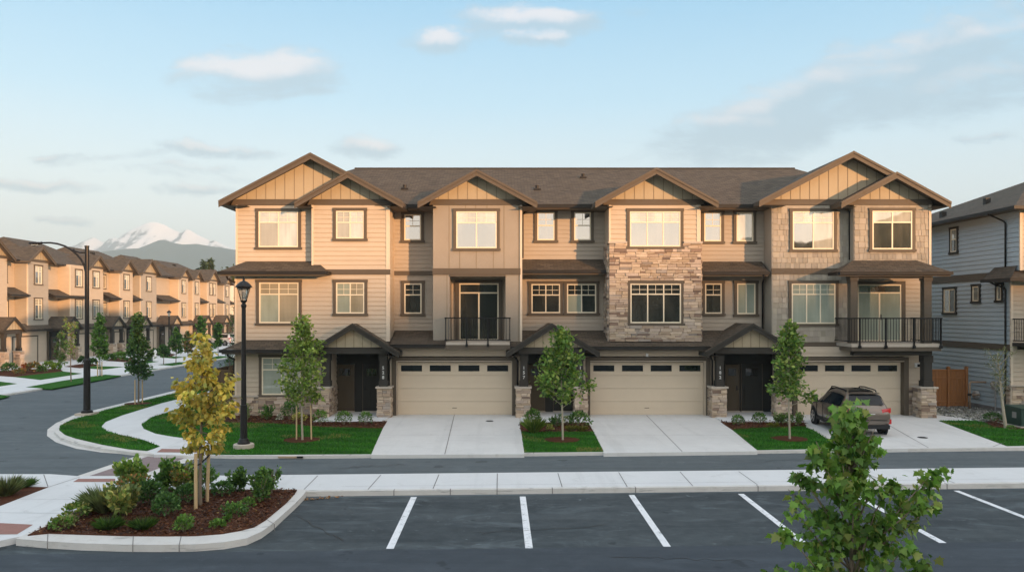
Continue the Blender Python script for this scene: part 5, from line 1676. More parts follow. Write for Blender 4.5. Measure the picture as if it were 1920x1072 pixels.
def carpts(st):
    y, zb, w, belt, wt, zt = st
    return [(0, zb), (w * .82, zb), (w, zb + .14), (w + .02, .58 if zb < .45 else .6), (w + .008, (belt + .6) / 2 + .03), (w - .035, belt), (wt, zt - .075), (wt - .13, zt), (0, zt + .02)]
def car_surface(i, j, fi, fj):
    """point on the left (x<0) flank between stations i, i+1 and ring points j, j+1"""
    a, b = carpts(STN[i]), carpts(STN[i + 1])
    def L(p, q, t): return tuple(p[k] + (q[k] - p[k]) * t for k in range(len(p)))
    pa = L(a[j], a[j + 1], fj); pb = L(b[j], b[j + 1], fj)
    p = L(pa, pb, fi); y = STN[i][0] + (STN[i + 1][0] - STN[i][0]) * fi
    return p[0], y, p[1]
def make_car(name, loc, rz, label, cat, paint, group=None):
    t = thing(name, loc, label, cat, group, rz, local=True)
    mb = MB()
    R_ = []
    for st_ in STN:
        hp = carpts(st_); full = [(x, st_[0], z) for x, z in hp] + [(-x, st_[0], z) for x, z in hp[-2:0:-1]]
        R_.append(full)
    n = len(R_[0]); base = 0
    for r in R_: mb.v.extend(r)
    for i in range(len(R_) - 1):
        for k in range(n):
            k2 = (k + 1) % n
            mb.f.append((i * n + k, (i + 1) * n + k, (i + 1) * n + k2, i * n + k2)); mb.m.append(0); mb.uv.append(None); mb.c.append((1, 1, 1))
    mb.f.append(tuple(range(n))); mb.f.append(tuple((len(R_) - 1) * n + k for k in range(n))[::-1])
    for _ in range(2): mb.m.append(0); mb.uv.append(None); mb.c.append((1, 1, 1))
    body = mb.build('body', M[paint], t, smooth=True)
    sub = body.modifiers.new('sub', 'SUBSURF'); sub.levels = 2; sub.render_levels = 2
    def patch(nm, quads, mat, out=.012, par=None):
        for sgn in (-1, 1):
            g = MB()
            for q in quads:
                pts = []
                for (i, j, fi, fj) in q:
                    x, y, z = car_surface(i, j, fi, fj)
                    pts.append((sgn * (x + out), y, z))
                g.face(pts if sgn > 0 else pts[::-1])
            g.build(nm, M[mat], par or t)
    # side glass: three panes a side, following the flank
    for nm, segs in (('side_window', ((3, .55, 4, 1.0), (5, .0, 5, 1.0))), ('side_window', ((6, .06, 6, 1.0),)), ('side_window', ((7, .08, 7, 1.0), (8, 0, 8, .75)))):
        q = []
        for (i, f0, i2, f1) in segs:
            ii = list(range(i, i2 + 1))
            for k in ii:
                a = f0 if k == i else 0.0; b = f1 if k == i2 else 1.0
                tp = .86 if k < 8 else .80
                q.append([(k, 5, a, .08), (k, 5, b, .08), (k, 5, b, tp if k != 8 else .5), (k, 5, a, tp)])
        patch(nm, q, 'carglass')
    # rear window
    g = MB()
    a = carpts(STN[2]); b = carpts(STN[3])
    for (f0, f1) in ((.12, .55), (.55, .97)):
        def RP(f, s): return (s * ((a[7][0] + .055) * (1 - f) + (b[7][0] + .03) * f), STN[2][0] + (STN[3][0] - STN[2][0]) * f - .035, a[7][1] + .01 + (b[7][1] - a[7][1]) * f)
        g.face([RP(f0, -1), RP(f0, 1), RP(f1, 1), RP(f1, -1)])
    g.build('rear_window', M['carglass'], t)
    g = MB(); a = carpts(STN[7]); b = carpts(STN[9])
    g.face([(-.50, STN[7][0] + .10, a[7][1] + .0), (-.66, STN[9][0] - .02, b[7][1] + .045), (.66, STN[9][0] - .02, b[7][1] + .045), (.50, STN[7][0] + .10, a[7][1] + .0)]); g.build('windscreen', M['carglass'], t)
    g = MB()
    for (ya, yb, za, zb) in ((-1.50, -1.0, 1.668, 1.690), (-1.0, -.3, 1.690, 1.692), (-.3, .22, 1.692, 1.655)):
        for (xa, xb, dz) in ((-.50, 0, -.022), (0, .50, -.022)):
            la, lb = (dz, 0) if xb <= 0 else (0, dz)
            g.face([(xa, ya, za + la), (xb, ya, za + lb), (xb, yb, zb + lb), (xa, yb, zb + la)])
    g.build('roof_panel', M['carglass'], t)
    # roof panel rails, spoiler
    for s in (-1, 1):
        g = MB(); g.tube([(s * .56, -1.5, 1.63), (s * .565, -1.4, 1.685), (s * .565, -.3, 1.715), (s * .55, .15, 1.685), (s * .54, .25, 1.62)], .024, 6); g.build('roof_rail', M['cladding'], t, smooth=True)
        g = MB(); g.box(s * .93, s * 1.10, .66, .84, .98, 1.14); g.tube([(s * .86, .8, 1.02), (s * .95, .76, 1.04)], .03, 6); o = g.build('mirror', M[paint] if paint != 'carpaint' else M['cladding'], t)
        g = MB(); g.prism([(s * .54, -2.175, .90), (s * .86, -2.12, .90), (s * .875, -2.10, 1.08), (s * .52, -2.15, 1.03)], (0, .10, 0)); g.prism([(s * .86, -2.11, .92), (s * .925, -1.86, .95), (s * .925, -1.90, 1.05), (s * .875, -2.09, 1.06)], (-s * .05, .03, 0)); g.build('tail_lamp', M['taillamp'], t)
        g = MB(); g.box(s * .78, s * .88, -2.14, -2.07, .48, .66); g.build('reflector', M['taillamp'], t)
        for yc in (-1.30, 1.33):
            g = MB(); g.lathe([(.31, .0), (.43, .005), (.43, .03), (.405, .032)], s * .905, yc, 24, ax='x', cz=.345)
            g.lathe([(.001, .0), (.40, .004)], s * .925, yc, 24, ax='x', cz=.345)
            g.build('wheel_arch', M['cladding'], t)
            w = MB(); w.lathe([(.20, -.10), (.335, -.10), (.345, -.06), (.345, .06), (.335, .10), (.24, .105)], s * .845, yc, 28, ax='x', cz=.345)
            wo = w.build('wheel', M['tyre'], t, smooth=False)
            r = MB(); xo = s * .955
            r.lathe([(.24, 0), (.215, .012 * s), (.205, -.03 * s)], xo - s * .012, yc, 24, ax='x', cz=.345)
            for k in range(5):
                a = 2 * math.pi * k / 5 + .3
                ca, sa = math.cos(a), math.sin(a)
                p = lambda rr, tt: (xo - s * .015, yc + rr * ca - tt * sa, .345 + rr * sa + tt * ca)
                r.prism([p(.03, -.035), p(.22, -.022), p(.22, .022), p(.03, .035)], (s * .02, 0, 0))
            r.lathe([(.001, .012 * s), (.05, .01 * s)], xo, yc, 12, ax='x', cz=.345)
            r.build('rim', M['alloy'], wo)
        g = MB(); g.box(s * .918, s * .935, -.95, .95, .27, .40); g.build('sill_cladding', M['cladding'], t)
        for yc in (-.55, .30):
            g = MB(); g.box(s * .912, s * .945, yc - .1, yc + .1, .90, .93); g.build('door_handle', M[paint], t)
        g = MB()
        for yc in (-.80, .12, .92): g.box(s * .915, s * .9335, yc - .005, yc + .005, .42, .98)
        g.build('door_gap', M['cladding'], t)
    g = MB(); g.box(-.80, .80, -2.205, -1.98, .30, .45); g.build('rear_bumper_guard', M['cladding'], t)
    g = MB(); g.box(-.70, .70, -2.225, -2.19, .62, .64); g.build('bumper_line', M['cladding'], t)
    g = MB(); g.box(-.60, .60, -2.172, -2.13, .885, .90); g.build('tailgate_trim', M['chrome'], t)
    g = MB(); g.box(-.27, .27, -2.19, -2.16, .74, .86); o = g.build('licence_plate', M['white'], t)
    g = MB()
    for k in range(6): g.box(-.20 + k * .07, -.165 + k * .07, -2.193, -2.1905, .775, .83)
    g.build('plate_text', M['black'], o)
    g = MB(); g.box(-.55, .55, -1.88, -1.66, 1.585, 1.615); g.build('spoiler', M[paint], t)
    g = MB(); g.tube([(0, -2.03, 1.19), (.22, -1.95, 1.33)], .012, 5); g.build('wiper', M['cladding'], t)
    return t
CAR = make_car('parked_car', (13.22, 30.35, .112), R(-4.5), 'taupe sport utility car with red tail lamps parked on the right driveway', 'car', 'carpaint')
CAR.scale = (.94, .94, .94)
make_car('parked_car', (-37.2, 107.5, .1), R(68), 'far white car parked before the row houses, just past the roof corner', 'car', 'carwhite')
# ------------------------------------------------------------------ foliage
DIAMOND = np.array([(0, 0), (.32, .45), (0, 1.0), (-.32, .45)])
OVATE = np.array([(0, 0), (.28, .22), (.33, .5), (.16, .82), (0, 1.0), (-.16, .82), (-.33, .5), (-.28, .22)])
MAPLE = np.array([(0, 0), (.10, .12), (.40, .02), (.33, .24), (.56, .46), (.30, .48), (.24, .66), (.10, .78), (0, 1.0), (-.10, .78), (-.24, .66), (-.30, .48), (-.56, .46), (-.33, .24), (-.40, .02), (-.10, .12)])
SLIM = np.array([(0, 0), (.10, .4), (0, 1.0), (-.10, .4)])
BLADE = np.array([(-.06, 0), (.06, 0), (.0, 1.0)])


def unit(v): return v / np.maximum(np.linalg.norm(v, axis=-1, keepdims=True), 1e-9)


def leaf_object(name, C, A, S, colr, mat, shape=DIAMOND, rng=None, parent=None, off=(0, 0, 0), fold=.25, bend=0.0, nhint=None):
    """leaves at points C along axes A with sizes S and colours colr, as one mesh"""
    N = len(C); K = len(shape)
    A = unit(A)
    if nhint is None: nhint = rng.normal(size=(N, 3)) * .7 + np.array((0, 0, .8))
    B_ = unit(np.cross(A, nhint)); Nn = np.cross(B_, A)
    P = shape[None, :, :]
    V = C[:, None, :] + S[:, None, None] * (P[..., 0:1] * B_[:, None, :] + P[..., 1:2] * A[:, None, :] + (np.abs(P[..., 0:1]) * fold - bend * P[..., 1:2] ** 2) * Nn[:, None, :])
    V = (V - np.array(off)).reshape(-1, 3).astype(np.float32)
    me = bpy.data.meshes.new(name)
    me.vertices.add(N * K); me.vertices.foreach_set('co', V.ravel())
    me.loops.add(N * K); me.loops.foreach_set('vertex_index', np.arange(N * K, dtype=np.int32))
    me.polygons.add(N); me.polygons.foreach_set('loop_start', np.arange(0, N * K, K, dtype=np.int32))
    try: me.polygons.foreach_set('loop_total', np.full(N, K, dtype=np.int32))
    except Exception: pass
    me.materials.append(mat)
    ca = me.color_attributes.new('col', 'FLOAT_COLOR', 'CORNER')
    cc = np.concatenate([np.repeat(colr, K, axis=0), np.ones((N * K, 1))], 1).astype(np.float32)
    ca.data.foreach_set('color', cc.ravel())
    me.update(calc_edges=True); me.validate()
    o = bpy.data.objects.new(name, me); COL.objects.link(o)
    if parent is not None: o.parent = parent
    return o


def pick(rng, pal, n, clump=None, var=.16):
    pal = np.array(pal); c = pal[rng.randint(0, len(pal), n)]
    k = 1 + rng.normal(size=(n, 1)) * var
    if clump is not None: k = k * clump[:, None]
    return np.clip(c * k, .003, .9)


GREEN = [(.105, .215, .035), (.135, .250, .045), (.170, .280, .056), (.078, .170, .030)]
LIME = [(.190, .290, .050), (.245, .335, .065), (.300, .350, .080), (.140, .235, .042)]
DEEP = [(.060, .135, .036), (.078, .165, .045), (.100, .190, .052), (.046, .108, .030)]
GOLD = [(.66, .50, .09), (.74, .58, .12), (.58, .46, .09), (.46, .43, .09), (.66, .44, .08), (.34, .35, .075)]
RUST = [(.34, .14, .04), (.42, .21, .06), (.28, .17, .05), (.26, .22, .06)]
OLIVE = [(.17, .185, .065), (.22, .225, .085), (.14, .16, .06)]
PALE = [(.24, .29, .12), (.30, .35, .16), (.19, .25, .10)]
YEL = [(.40, .34, .07), (.46, .40, .12), (.30, .30, .06), (.16, .21, .05)]
VARI = [(.50, .45, .16), (.42, .40, .13), (.20, .26, .07), (.15, .21, .06)]


def tree(name, base, top_z, crown, w, nleaf, leaf, pal, seed, label, cat='tree', group=None, trunk_r=.035, prof='oval', nb=26, shape=OVATE, trunk_mat='bark', branches=None, lean=(0, 0), sigma=.13, droop=.35, limb=True, mat='leaf', hang=.0, limb_k=1.0):
    """trunk (with its limbs) and crown of leaves gathered in clumps along the limbs"""
    rng = np.random.RandomState(seed)
    x, y, z = base
    root = thing(name, base, label, cat, group)
    zc0 = z + crown
    H = top_z - z
    def tp(t):  # trunk point at fraction t of the height
        return np.array((x + lean[0] * t + .03 * H * .2 * math.sin(t * 5 + seed), y + lean[1] * t, z + H * t * .97))
    mb = MB()
    pts = [tp(t) for t in (-.03, .0, .15, .3, .5, .7, .85, 1.0)]
    mb.tube(pts, [trunk_r * k for k in (1.25, 1.15, 1.0, .9, .7, .45, .28, .10)], 7)
    brs = []
    if branches is None:
        for k in range(nb):
            t = (k + .5) / nb
            hz_ = zc0 + (top_z - zc0) * (t * .97)
            if prof == 'oval': r = math.sin(math.pi * min(1, (.12 + .88 * t)) ** .75) ** .8
            elif prof == 'cone': r = (1 - t) ** .75
            elif prof == 'column': r = (.55 + .45 * math.sin(math.pi * min(1, t * 1.1))) * (1 if t < .85 else (1 - t) / .15 * .8 + .2)
            elif prof == 'vase': r = .3 + .7 * t if t < .8 else .9
            r = max(.10, r) * w / 2 * rng.uniform(.72, 1.12)
            a = k * 2.39996 + rng.uniform(-.4, .4)
            st = tp((hz_ - z) / H * .93 - .02)
            rise = r * rng.uniform(.45, 1.0)
            en = np.array((st[0] + r * math.cos(a), st[1] + r * math.sin(a), hz_ + rise * .6 - .12 * w * 0))
            brs.append((st, en))
        brs.append((tp(.85), tp(1.0) + np.array((0, 0, .0))))
    else:
        for (ts, en) in branches: brs.append((tp(ts), np.array(en)))
    C = []; A = []; K = []
    tot = sum(np.linalg.norm(e - s) + .12 * w for s, e in brs)
    for (s, e) in brs:
        d = e - s; L = np.linalg.norm(d)
        mid = s + d * .5 + np.array((0, 0, -.06 * L))
        if limb: mb.tube([s, mid, e], [max(.005, trunk_r * .35) * limb_k, max(.004, trunk_r * .22) * limb_k, .003 * limb_k], 5)
        n = int(nleaf * (L + .12 * w) / tot) + 3
        nc = max(2, int(L / (.17 * w)) + 1)
        tc = rng.uniform(.30, 1.05, nc); kc = rng.uniform(.66, 1.22, nc)
        ci = rng.randint(0, nc, n)
        t = np.minimum(tc[ci] + rng.normal(size=n) * .05, 1.08)
        P = s[None] + d[None] * t[:, None] + np.clip(rng.normal(size=(n, 3)), -1.7, 1.7) * np.array((1, 1, .85)) * sigma * w * .55
        ax = d[None] / max(L, .01) * .6 + rng.normal(size=(n, 3)) * .65 + np.array((0, 0, -droop))
        C.append(P); A.append(ax); K.append(kc[ci])
    C = np.concatenate(C); A = np.concatenate(A); K = np.concatenate(K)
    # gather thin holes
    S = leaf * np.random.RandomState(seed + 1).uniform(.65, 1.25, len(C))
    mb.build('trunk', M[trunk_mat], root, smooth=True)
    leaf_object('crown', C, A, S, pick(rng, pal, len(C), K), M[mat], shape, rng, root, base, bend=hang)
    return root


def shrub(name, base, w, h, n, leaf, pal, seed, label, cat='shrub', group=None, shape=OVATE, kind='ball', tips=None, stems=True, lump=.22, mat='leaf'):
    rng = np.random.RandomState(seed)
    x, y, z = base
    root = thing(name, base, label, cat, group)
    if kind == 'grass':
        n = int(n * 2.2)
        a = rng.uniform(0, 2 * math.pi, n); r = np.sqrt(rng.uniform(0, 1, n)) * w * .20
        C = np.stack([x + r * np.cos(a), y + r * np.sin(a), np.full(n, z - .01)], 1)
        sp = rng.uniform(.1, 1.0, n) * (w / max(h, .05)) * .55
        A = np.stack([np.cos(a) * sp + rng.normal(size=n) * .15, np.sin(a) * sp + rng.normal(size=n) * .15, np.ones(n)], 1)
        S = h * rng.uniform(.55, 1.1, n) * np.sqrt(1 + sp ** 2) ** .6
        # each blade bends over: two leaves, the second continuing outwards and down
        col = pick(rng, pal, n, None, .2)
        n_ = n
        wd = np.array([(-.016, 0), (.016, 0), (.014, .55), (0, 1.0), (-.014, .55)])
        leaf_object('foliage', C, A, S, col, M[mat], wd, rng, root, base, fold=.1, bend=.30, nhint=np.stack([-np.cos(a), -np.sin(a), np.full(n, .6)], 1))
        return root
    # lumpy ellipsoid, upright habit for 'upright', mounded for 'ball'
    u = unit(rng.normal(size=(n, 3)))
    u[:, 2] = np.where(u[:, 2] < -.55, -u[:, 2], u[:, 2])
    lumps = unit(rng.normal(size=(14, 3))); lr = rng.uniform(-lump, lump, 14)
    dots = u @ lumps.T
    rad = 1 + (np.clip((dots - .55) / .45, 0, 1) * lr[None]).sum(1)
    rr = rng.uniform(.25, 1.0, n) ** .45
    P = u * (rad * rr)[:, None]
    C = np.stack([x + P[:, 0] * w / 2, y + P[:, 1] * w / 2, z + h * .48 + P[:, 2] * h * .52], 1)
    C[:, 2] = np.maximum(C[:, 2], z + .01)
    if kind == 'upright':
        # gather leaves onto rising shoots
        ns = max(7, int(w * 16)); a = rng.uniform(0, 2 * math.pi, ns); q = np.sqrt(rng.uniform(.02, 1, ns))
        top = np.stack([x + q * np.cos(a) * w * .5, y + q * np.sin(a) * w * .5, z + h * rng.uniform(.62, 1.04, ns) * (1 - .25 * q)], 1)
        bot = np.stack([x + q * np.cos(a) * w * .12, y + q * np.sin(a) * w * .12, np.full(ns, z + .03)], 1)
        si = rng.randint(0, ns, n); t = rng.uniform(.12, 1.0, n) ** .8
        C = bot[si] + (top[si] - bot[si]) * t[:, None] + rng.normal(size=(n, 3)) * .045 * (w + .2)
        C[:, 2] = np.maximum(C[:, 2], z + .02)
        u = unit(C - np.array((x, y, z + h * .2)))
    A = u * .8 + rng.normal(size=(n, 3)) * .5 + np.array((0, 0, .35))
    S = leaf * rng.uniform(.6, 1.25, n)
    col = pick(rng, pal, n, rng.uniform(.75, 1.2, 9)[np.argmax(u @ unit(rng.normal(size=(9, 3))).T, 1)])
    if tips is not None:
        m_ = (rr > .80) & (rng.uniform(size=n) < .55) & (C[:, 2] > z + h * .35)
        if m_.any(): col[m_] = pick(rng, tips, int(m_.sum()))
    leaf_object('foliage', C, A, S, col, M[mat], shape, rng, root, base)
    if stems:
        mb = MB()
        for k in range(5):
            a = 2 * math.pi * k / 5 + seed
            mb.tube([(x + .02 * math.cos(a), y + .02 * math.sin(a), z - .02), (x + .13 * w * math.cos(a), y + .13 * w * math.sin(a), z + h * .35), (x + .28 * w * math.cos(a), y + .28 * w * math.sin(a), z + h * .72)], [.010, .008, .004], 5)
        mb.build('stems', M['bark'], root)
    return root


def GB(px, py, z): p = G(px, py, z); return (p[0], p[1], z)
def mpp(py, z): return (CAMH - z) / (py - VPY)   # metres per photograph pixel at that ground line

# -- the three lawn trees before the main block, with the stakes of the first
GT = 'young maples on the front lawns'
def ftree(px, py, top, crown, wpx, **k):
    b = GB(px, py, .128); s = mpp(py, .128)
    return tree('maple_tree', b, b[2] + (py - top) * s, (py - crown) * s, wpx * s, **k)
ftree(567, 824, 590, 758, 84, nleaf=2700, leaf=.125, pal=LIME, seed=3, label='young oval green tree between two stakes before the left lit window', group=GT, prof='oval', nb=34, trunk_mat='palebark')
ftree(1054, 824, 614, 756, 106, nleaf=2100, leaf=.14, pal=GREEN + LIME, seed=8, label='young green tree on the narrow middle lawn before the second porch', group=GT, prof='cone', nb=26, trunk_mat='palebark', sigma=.12)
ftree(1480, 822, 604, 752, 92, nleaf=2000, leaf=.135, pal=GREEN+LIME, seed=15, label='young slim green tree on the lawn left of the parked car', group=GT, prof='cone', nb=28, trunk_mat='palebark', sigma=.12)

def stake(px, py, top, label, group, lean=0.0, r=.028, mat='stake'):
    b = GB(px, py, .13); h = (py - top) * mpp(py, .13)
    t = MB(); t.tube([(b[0], b[1], -.0), (b[0] + lean, b[1], b[2] + h)], [r, r * .92], 8)
    OFF_ = None
    o = t.build('tree_stake', M[mat]); tag(o, label, 'stake', group)
    return b, h
GS = 'wooden stakes holding the young trees'
stake(556, 823, 762, 'left wooden stake of the green tree beside the lantern lamp', GS)
stake(584, 823, 760, 'right wooden stake of the green tree beside the lantern lamp', GS, -.03)
stake(367, 957, 850, 'pale stake nearest the kerb, left of the yellow tree trunk', GS, 0, .042)
stake(388, 943, 842, 'pale stake right of the yellow tree trunk in the bed', GS, .04, .042)
stake(253, 757, 712, 'left thin stake of the dark tree at the road bend', GS, 0, .03)
stake(267, 755, 711, 'right thin stake of the dark tree at the road bend', GS, 0, .03)
stake(183, 704.5, 678, 'left stake of the pointed green tree across the street', GS, 0, .04)
stake(191, 704, 678, 'right stake of the pointed green tree across the street', GS, 0, .04)
mb = MB(); a = GB(366, 957, .13); b = GB(388, 943, .13); c_ = GB(377, 946, .16)
za = a[2] + .95; mb.tube([(a[0] - .05, a[1], za), (c_[0], c_[1] - .04, za + .02), (b[0] + .06, b[1], za + .16)], .018, 6)
o = mb.build('tree_tie', M['strap'], smooth=True); tag(o, 'black strap tying the yellow tree trunk to its two stakes', 'strap')

# -- yellow tree in the bed
b = GB(377, 946, .165); s = mpp(946, .165)
def YB(px, py, dy=0.0): return (PX(px, b[1] + dy), b[1] + dy, PZ(py, b[1] + dy))
ybr = []
rngY = random.Random(5)
for (ts, px, py) in ((.40, 405, 835), (.38, 350, 838), (.36, 380, 850), (.42, 425, 800), (.42, 345, 806), (.45, 332, 775), (.48, 430, 765), (.50, 328, 752), (.52, 437, 745), (.50, 400, 790), (.5, 360, 780), (.55, 425, 725), (.58, 340, 735), (.60, 428, 712), (.62, 330, 715), (.62, 405, 735), (.62, 352, 742), (.66, 395, 712), (.70, 352, 700), (.72, 398, 690), (.76, 360, 678), (.80, 388, 665), (.84, 365, 655), (.9, 384, 645), (.97, 375, 630), (.5, 380, 770), (.6, 378, 740), (.7, 372, 708), (.45, 412, 815), (.4, 365, 822), (.8, 374, 668)):
    ybr.append((ts, YB(px, py, rngY.uniform(-.5, .5))))
tree('maple_tree', b, YB(377, 632)[2], 1.0, 1.45, 2300, .125, GOLD, 23, 'young yellow autumn tree with two stakes in the near planting bed', branches=ybr, trunk_r=.042, sigma=.105, droop=.9, shape=OVATE, hang=.15)

# -- foreground tree, close to the viewer
YF = 6.5
def FB(px, py, dy=0.0): return (PX(px, YF + dy), YF + dy, PZ(py, YF + dy))
fbr = []
rngF = random.Random(9)
for (ts, px, py) in ((.92, 1572, 762), (.9, 1604, 752), (.88, 1632, 772), (.86, 1560, 806), (.86, 1640, 792), (.84, 1570, 836), (.82, 1636, 826), (.8, 1552, 872), (.79, 1612, 862), (.77, 1580, 905), (.93, 1590, 742), (.90, 1610, 765), (.88, 1575, 790), (.86, 1622, 800), (.84, 1598, 820), (.80, 1530, 815), (.78, 1538, 850), (.80, 1580, 860), (.80, 1625, 845), (.76, 1600, 880), (.74, 1500, 880), (.72, 1478, 905), (.72, 1520, 905), (.74, 1560, 900), (.74, 1640, 885), (.72, 1670, 900), (.70, 1738, 885), (.70, 1755, 880), (.68, 1765, 920), (.70, 1725, 930), (.69, 1690, 940), (.68, 1600, 930), (.66, 1490, 945), (.66, 1540, 950), (.65, 1640, 950), (.63, 1580, 970), (.62, 1695, 970), (.60, 1478, 990), (.60, 1520, 1000), (.60, 1620, 1000), (.60, 1700, 1010), (.56, 1560, 1010), (.55, 1455, 1050), (.54, 1510, 1060), (.54, 1600, 1050), (.55, 1660, 1045), (.54, 1735, 1040), (.52, 1720, 1075), (.50, 1570, 1080), (.50, 1640, 1085), (.48, 1460, 1120), (.48, 1700, 1120), (.46, 1600, 1130), (.44, 1520, 1150), (.42, 1660, 1160), (.40, 1590, 1200)):
    fbr.append((ts - .04, FB(px, py + 12, rngF.uniform(-.32, .32))))
tree('maple_tree', (2.86, YF, 0), 4.0, 1.5, 1.35, 2700, .072, [(.115, .240, .034), (.160, .290, .046), (.220, .340, .065), (.075, .165, .026), (.265, .335, .075), (.13, .25, .04), (.095, .205, .032), (.12, .245, .038), (.17, .30, .05), (.09, .19, .03), (.20, .31, .055), (.115, .225, .035), (.14, .27, .042), (.10, .21, .032), (.22, .25, .06)], 31, 'large leafy green tree top nearest the viewer, in front of the parking stalls', branches=fbr, trunk_r=.034, shape=MAPLE, sigma=.056, droop=1.35, hang=.30, limb_k=1.0)
# a few turning leaves on it are part of its crown colour

# -- slim bare-looking tree at the right edge
b = GB(1886, 802, .128); s = mpp(802, .128)
tree('slender_tree', b, b[2] + 148 * s, 62 * s, 52 * s, 620, .12, OLIVE, 41, 'thin sparse olive tree with a pale trunk beside the green cabinet', trunk_r=.06, prof='vase', nb=16, shape=SLIM, trunk_mat='palebark', sigma=.13, droop=.9, lean=(-.35, 0))

# -- trees of the side street
GR = 'young trees along the side street'
def stree(px, py, top, crown, wpx, n, leaf, pal, seed, label, **k):
    b = GB(px, py, .11); s = mpp(py, .11)
    return tree(k.pop('name', 'street_tree'), b, b[2] + (py - top) * s, (py - crown) * s, wpx * s, n, leaf, pal, seed, label, group=k.pop('group', GR), **k)
stree(259, 757, 588, 708, 52, 2300, .15, DEEP + [(.04, .09, .03)], 51, 'dark green tree with thin stakes on the strip at the road bend', prof='cone', nb=30, sigma=.15)
stree(187, 704, 588, 672, 32, 1500, .19, GREEN, 52, 'pointed bright green tree between the tall lamp and the bend tree', prof='cone', nb=26)
stree(133, 715, 600, 668, 34, 330, .15, OLIVE + GREEN, 53, 'thin nearly bare tree on the far strip, left of the tall lamp', prof='vase', nb=16, sigma=.14)
stree(114, 692, 622, 684, 24, 600, .18, GREEN + OLIVE, 54, 'sparse light green tree before the second porch across the street', prof='oval', nb=18)
stree(307, 683, 648, 668, 18, 700, .18, DEEP, 55, 'small round dark tree beside the slim far lamp post', prof='oval', nb=16)
stree(330, 681, 615, 662, 26, 900, .2, GREEN + DEEP, 56, 'leafy green tree just right of the slim far lamp post', prof='oval', nb=20)
stree(377, 664, 594, 640, 18, 800, .24, GREEN, 57, 'narrow green tree above the top of the yellow tree', prof='column', nb=20)
stree(352, 668, 622, 662, 22, 700, .22, DEEP + RUST, 58, 'low dark bushy tree left of the yellow tree top', prof='oval', nb=16)
stree(409, 668, 606, 650, 16, 700, .26, GREEN + DEEP, 59, 'narrow green tree nearest the roof corner of the main block', prof='column', nb=18)

# evergreen hedge beside the left end of the main block
GH = 'tall evergreens behind the left end of the main block'
for i, (x, y, h, w, lb) in enumerate(((-16.75, 51.5, 5.6, 1.25, 'tall narrow dark evergreen, rightmost behind the lantern lamp'), (-17.3, 54.5, 5.2, 1.2, 'tall narrow dark evergreen, middle one behind the lantern lamp'), (-18.0, 58.5, 4.6, 1.2, 'tall narrow dark evergreen, leftmost behind the lantern lamp'), (-13.95, 41.5, 2.3, .8, 'small pointed evergreen above the brown fence'))):
    tree('evergreen_tree', (x, y, .1), .1 + h, .15, w, 1500 if h > 3 else 500, .20, DEEP, 60 + i, lb, group=GH, prof='column', nb=34, shape=SLIM, sigma=.2, droop=-.3, trunk_r=.06, mat='needle')

# conifers and wood beyond the row
def conifer(x, y, h, w, seed, label, group):
    rng = np.random.RandomState(seed)
    root = thing('conifer_tree', (x, y, 0), label, 'tree', group)
    mb = MB(); mb.tube([(x, y, -.1), (x, y, h * .5), (x, y, h)], [.28, .16, .02], 7); mb.build('trunk', M['bark'], root)
    C = []; A = []
    nl = 44
    for k in range(nl):
        t = (k + .5) / nl; z = h * (.10 + .90 * t); r = w / 2 * (1 - t) ** .85 * rng.uniform(.75, 1.1) + .12
        nbr = max(6, int(13 * (1 - t) + 6))
        for j in range(nbr):
            a = 2 * math.pi * (j + rng.uniform(0, .8)) / nbr + k
            m_ = max(5, int(r * 12))
            q = np.linspace(.12, 1, m_) * r * rng.uniform(.7, 1.1)
            C.append(np.stack([x + q * math.cos(a), y + q * math.sin(a), z - q * .28 + rng.normal(size=m_) * .07], 1))
            A.append(np.stack([np.full(m_, math.cos(a)), np.full(m_, math.sin(a)), np.full(m_, -.45)], 1) + rng.normal(size=(m_, 3)) * .5)
    C = np.concatenate(C); A = np.concatenate(A)
    leaf_object('crown', C, A, .75 * rng.uniform(.6, 1.2, len(C)), pick(rng, [(.030, .055, .022), (.040, .070, .026), (.055, .085, .032)], len(C)), M['needle'], np.array([(0, 0), (.22, .4), (0, 1.0), (-.22, .4)]), rng, root, (x, y, 0))
GC = 'conifers beyond the row houses'
for i, (px, top, Y, w, lb) in enumerate(((382, 489, 150, 3.0, 'left and shorter of the two conifers above the far roofs'), (395, 485, 152, 3.6, 'right and taller of the two conifers above the far roofs'), (372, 503, 158, 3.0, 'small thin conifer tip left of the pair above the far roofs'))):
    conifer(PX(px, Y), Y, PZ(top, Y), w, 70 + i, lb, GC)
GW = 'broad trees at the end of the side street'
for i, (px, top, Y, w, lb) in enumerate(((410, 520, 150, 8, 'olive green broad tree at the street end, left of the group'), (424, 513, 148, 8, 'olive green broad tree at the street end, middle of the group'), (438, 508, 150, 9, 'olive green broad tree at the street end, by the roof corner'), (452, 512, 152, 9, 'broad tree at the street end, mostly behind the roof corner'))):
    tree('broad_tree', (PX(px, Y), Y, 0), PZ(top, Y), 2.0, w, 1500, .7, [(.075, .085, .025), (.10, .11, .03), (.06, .075, .022)], 80 + i, lb, group=GW, prof='oval', nb=30, trunk_r=.2, sigma=.16)

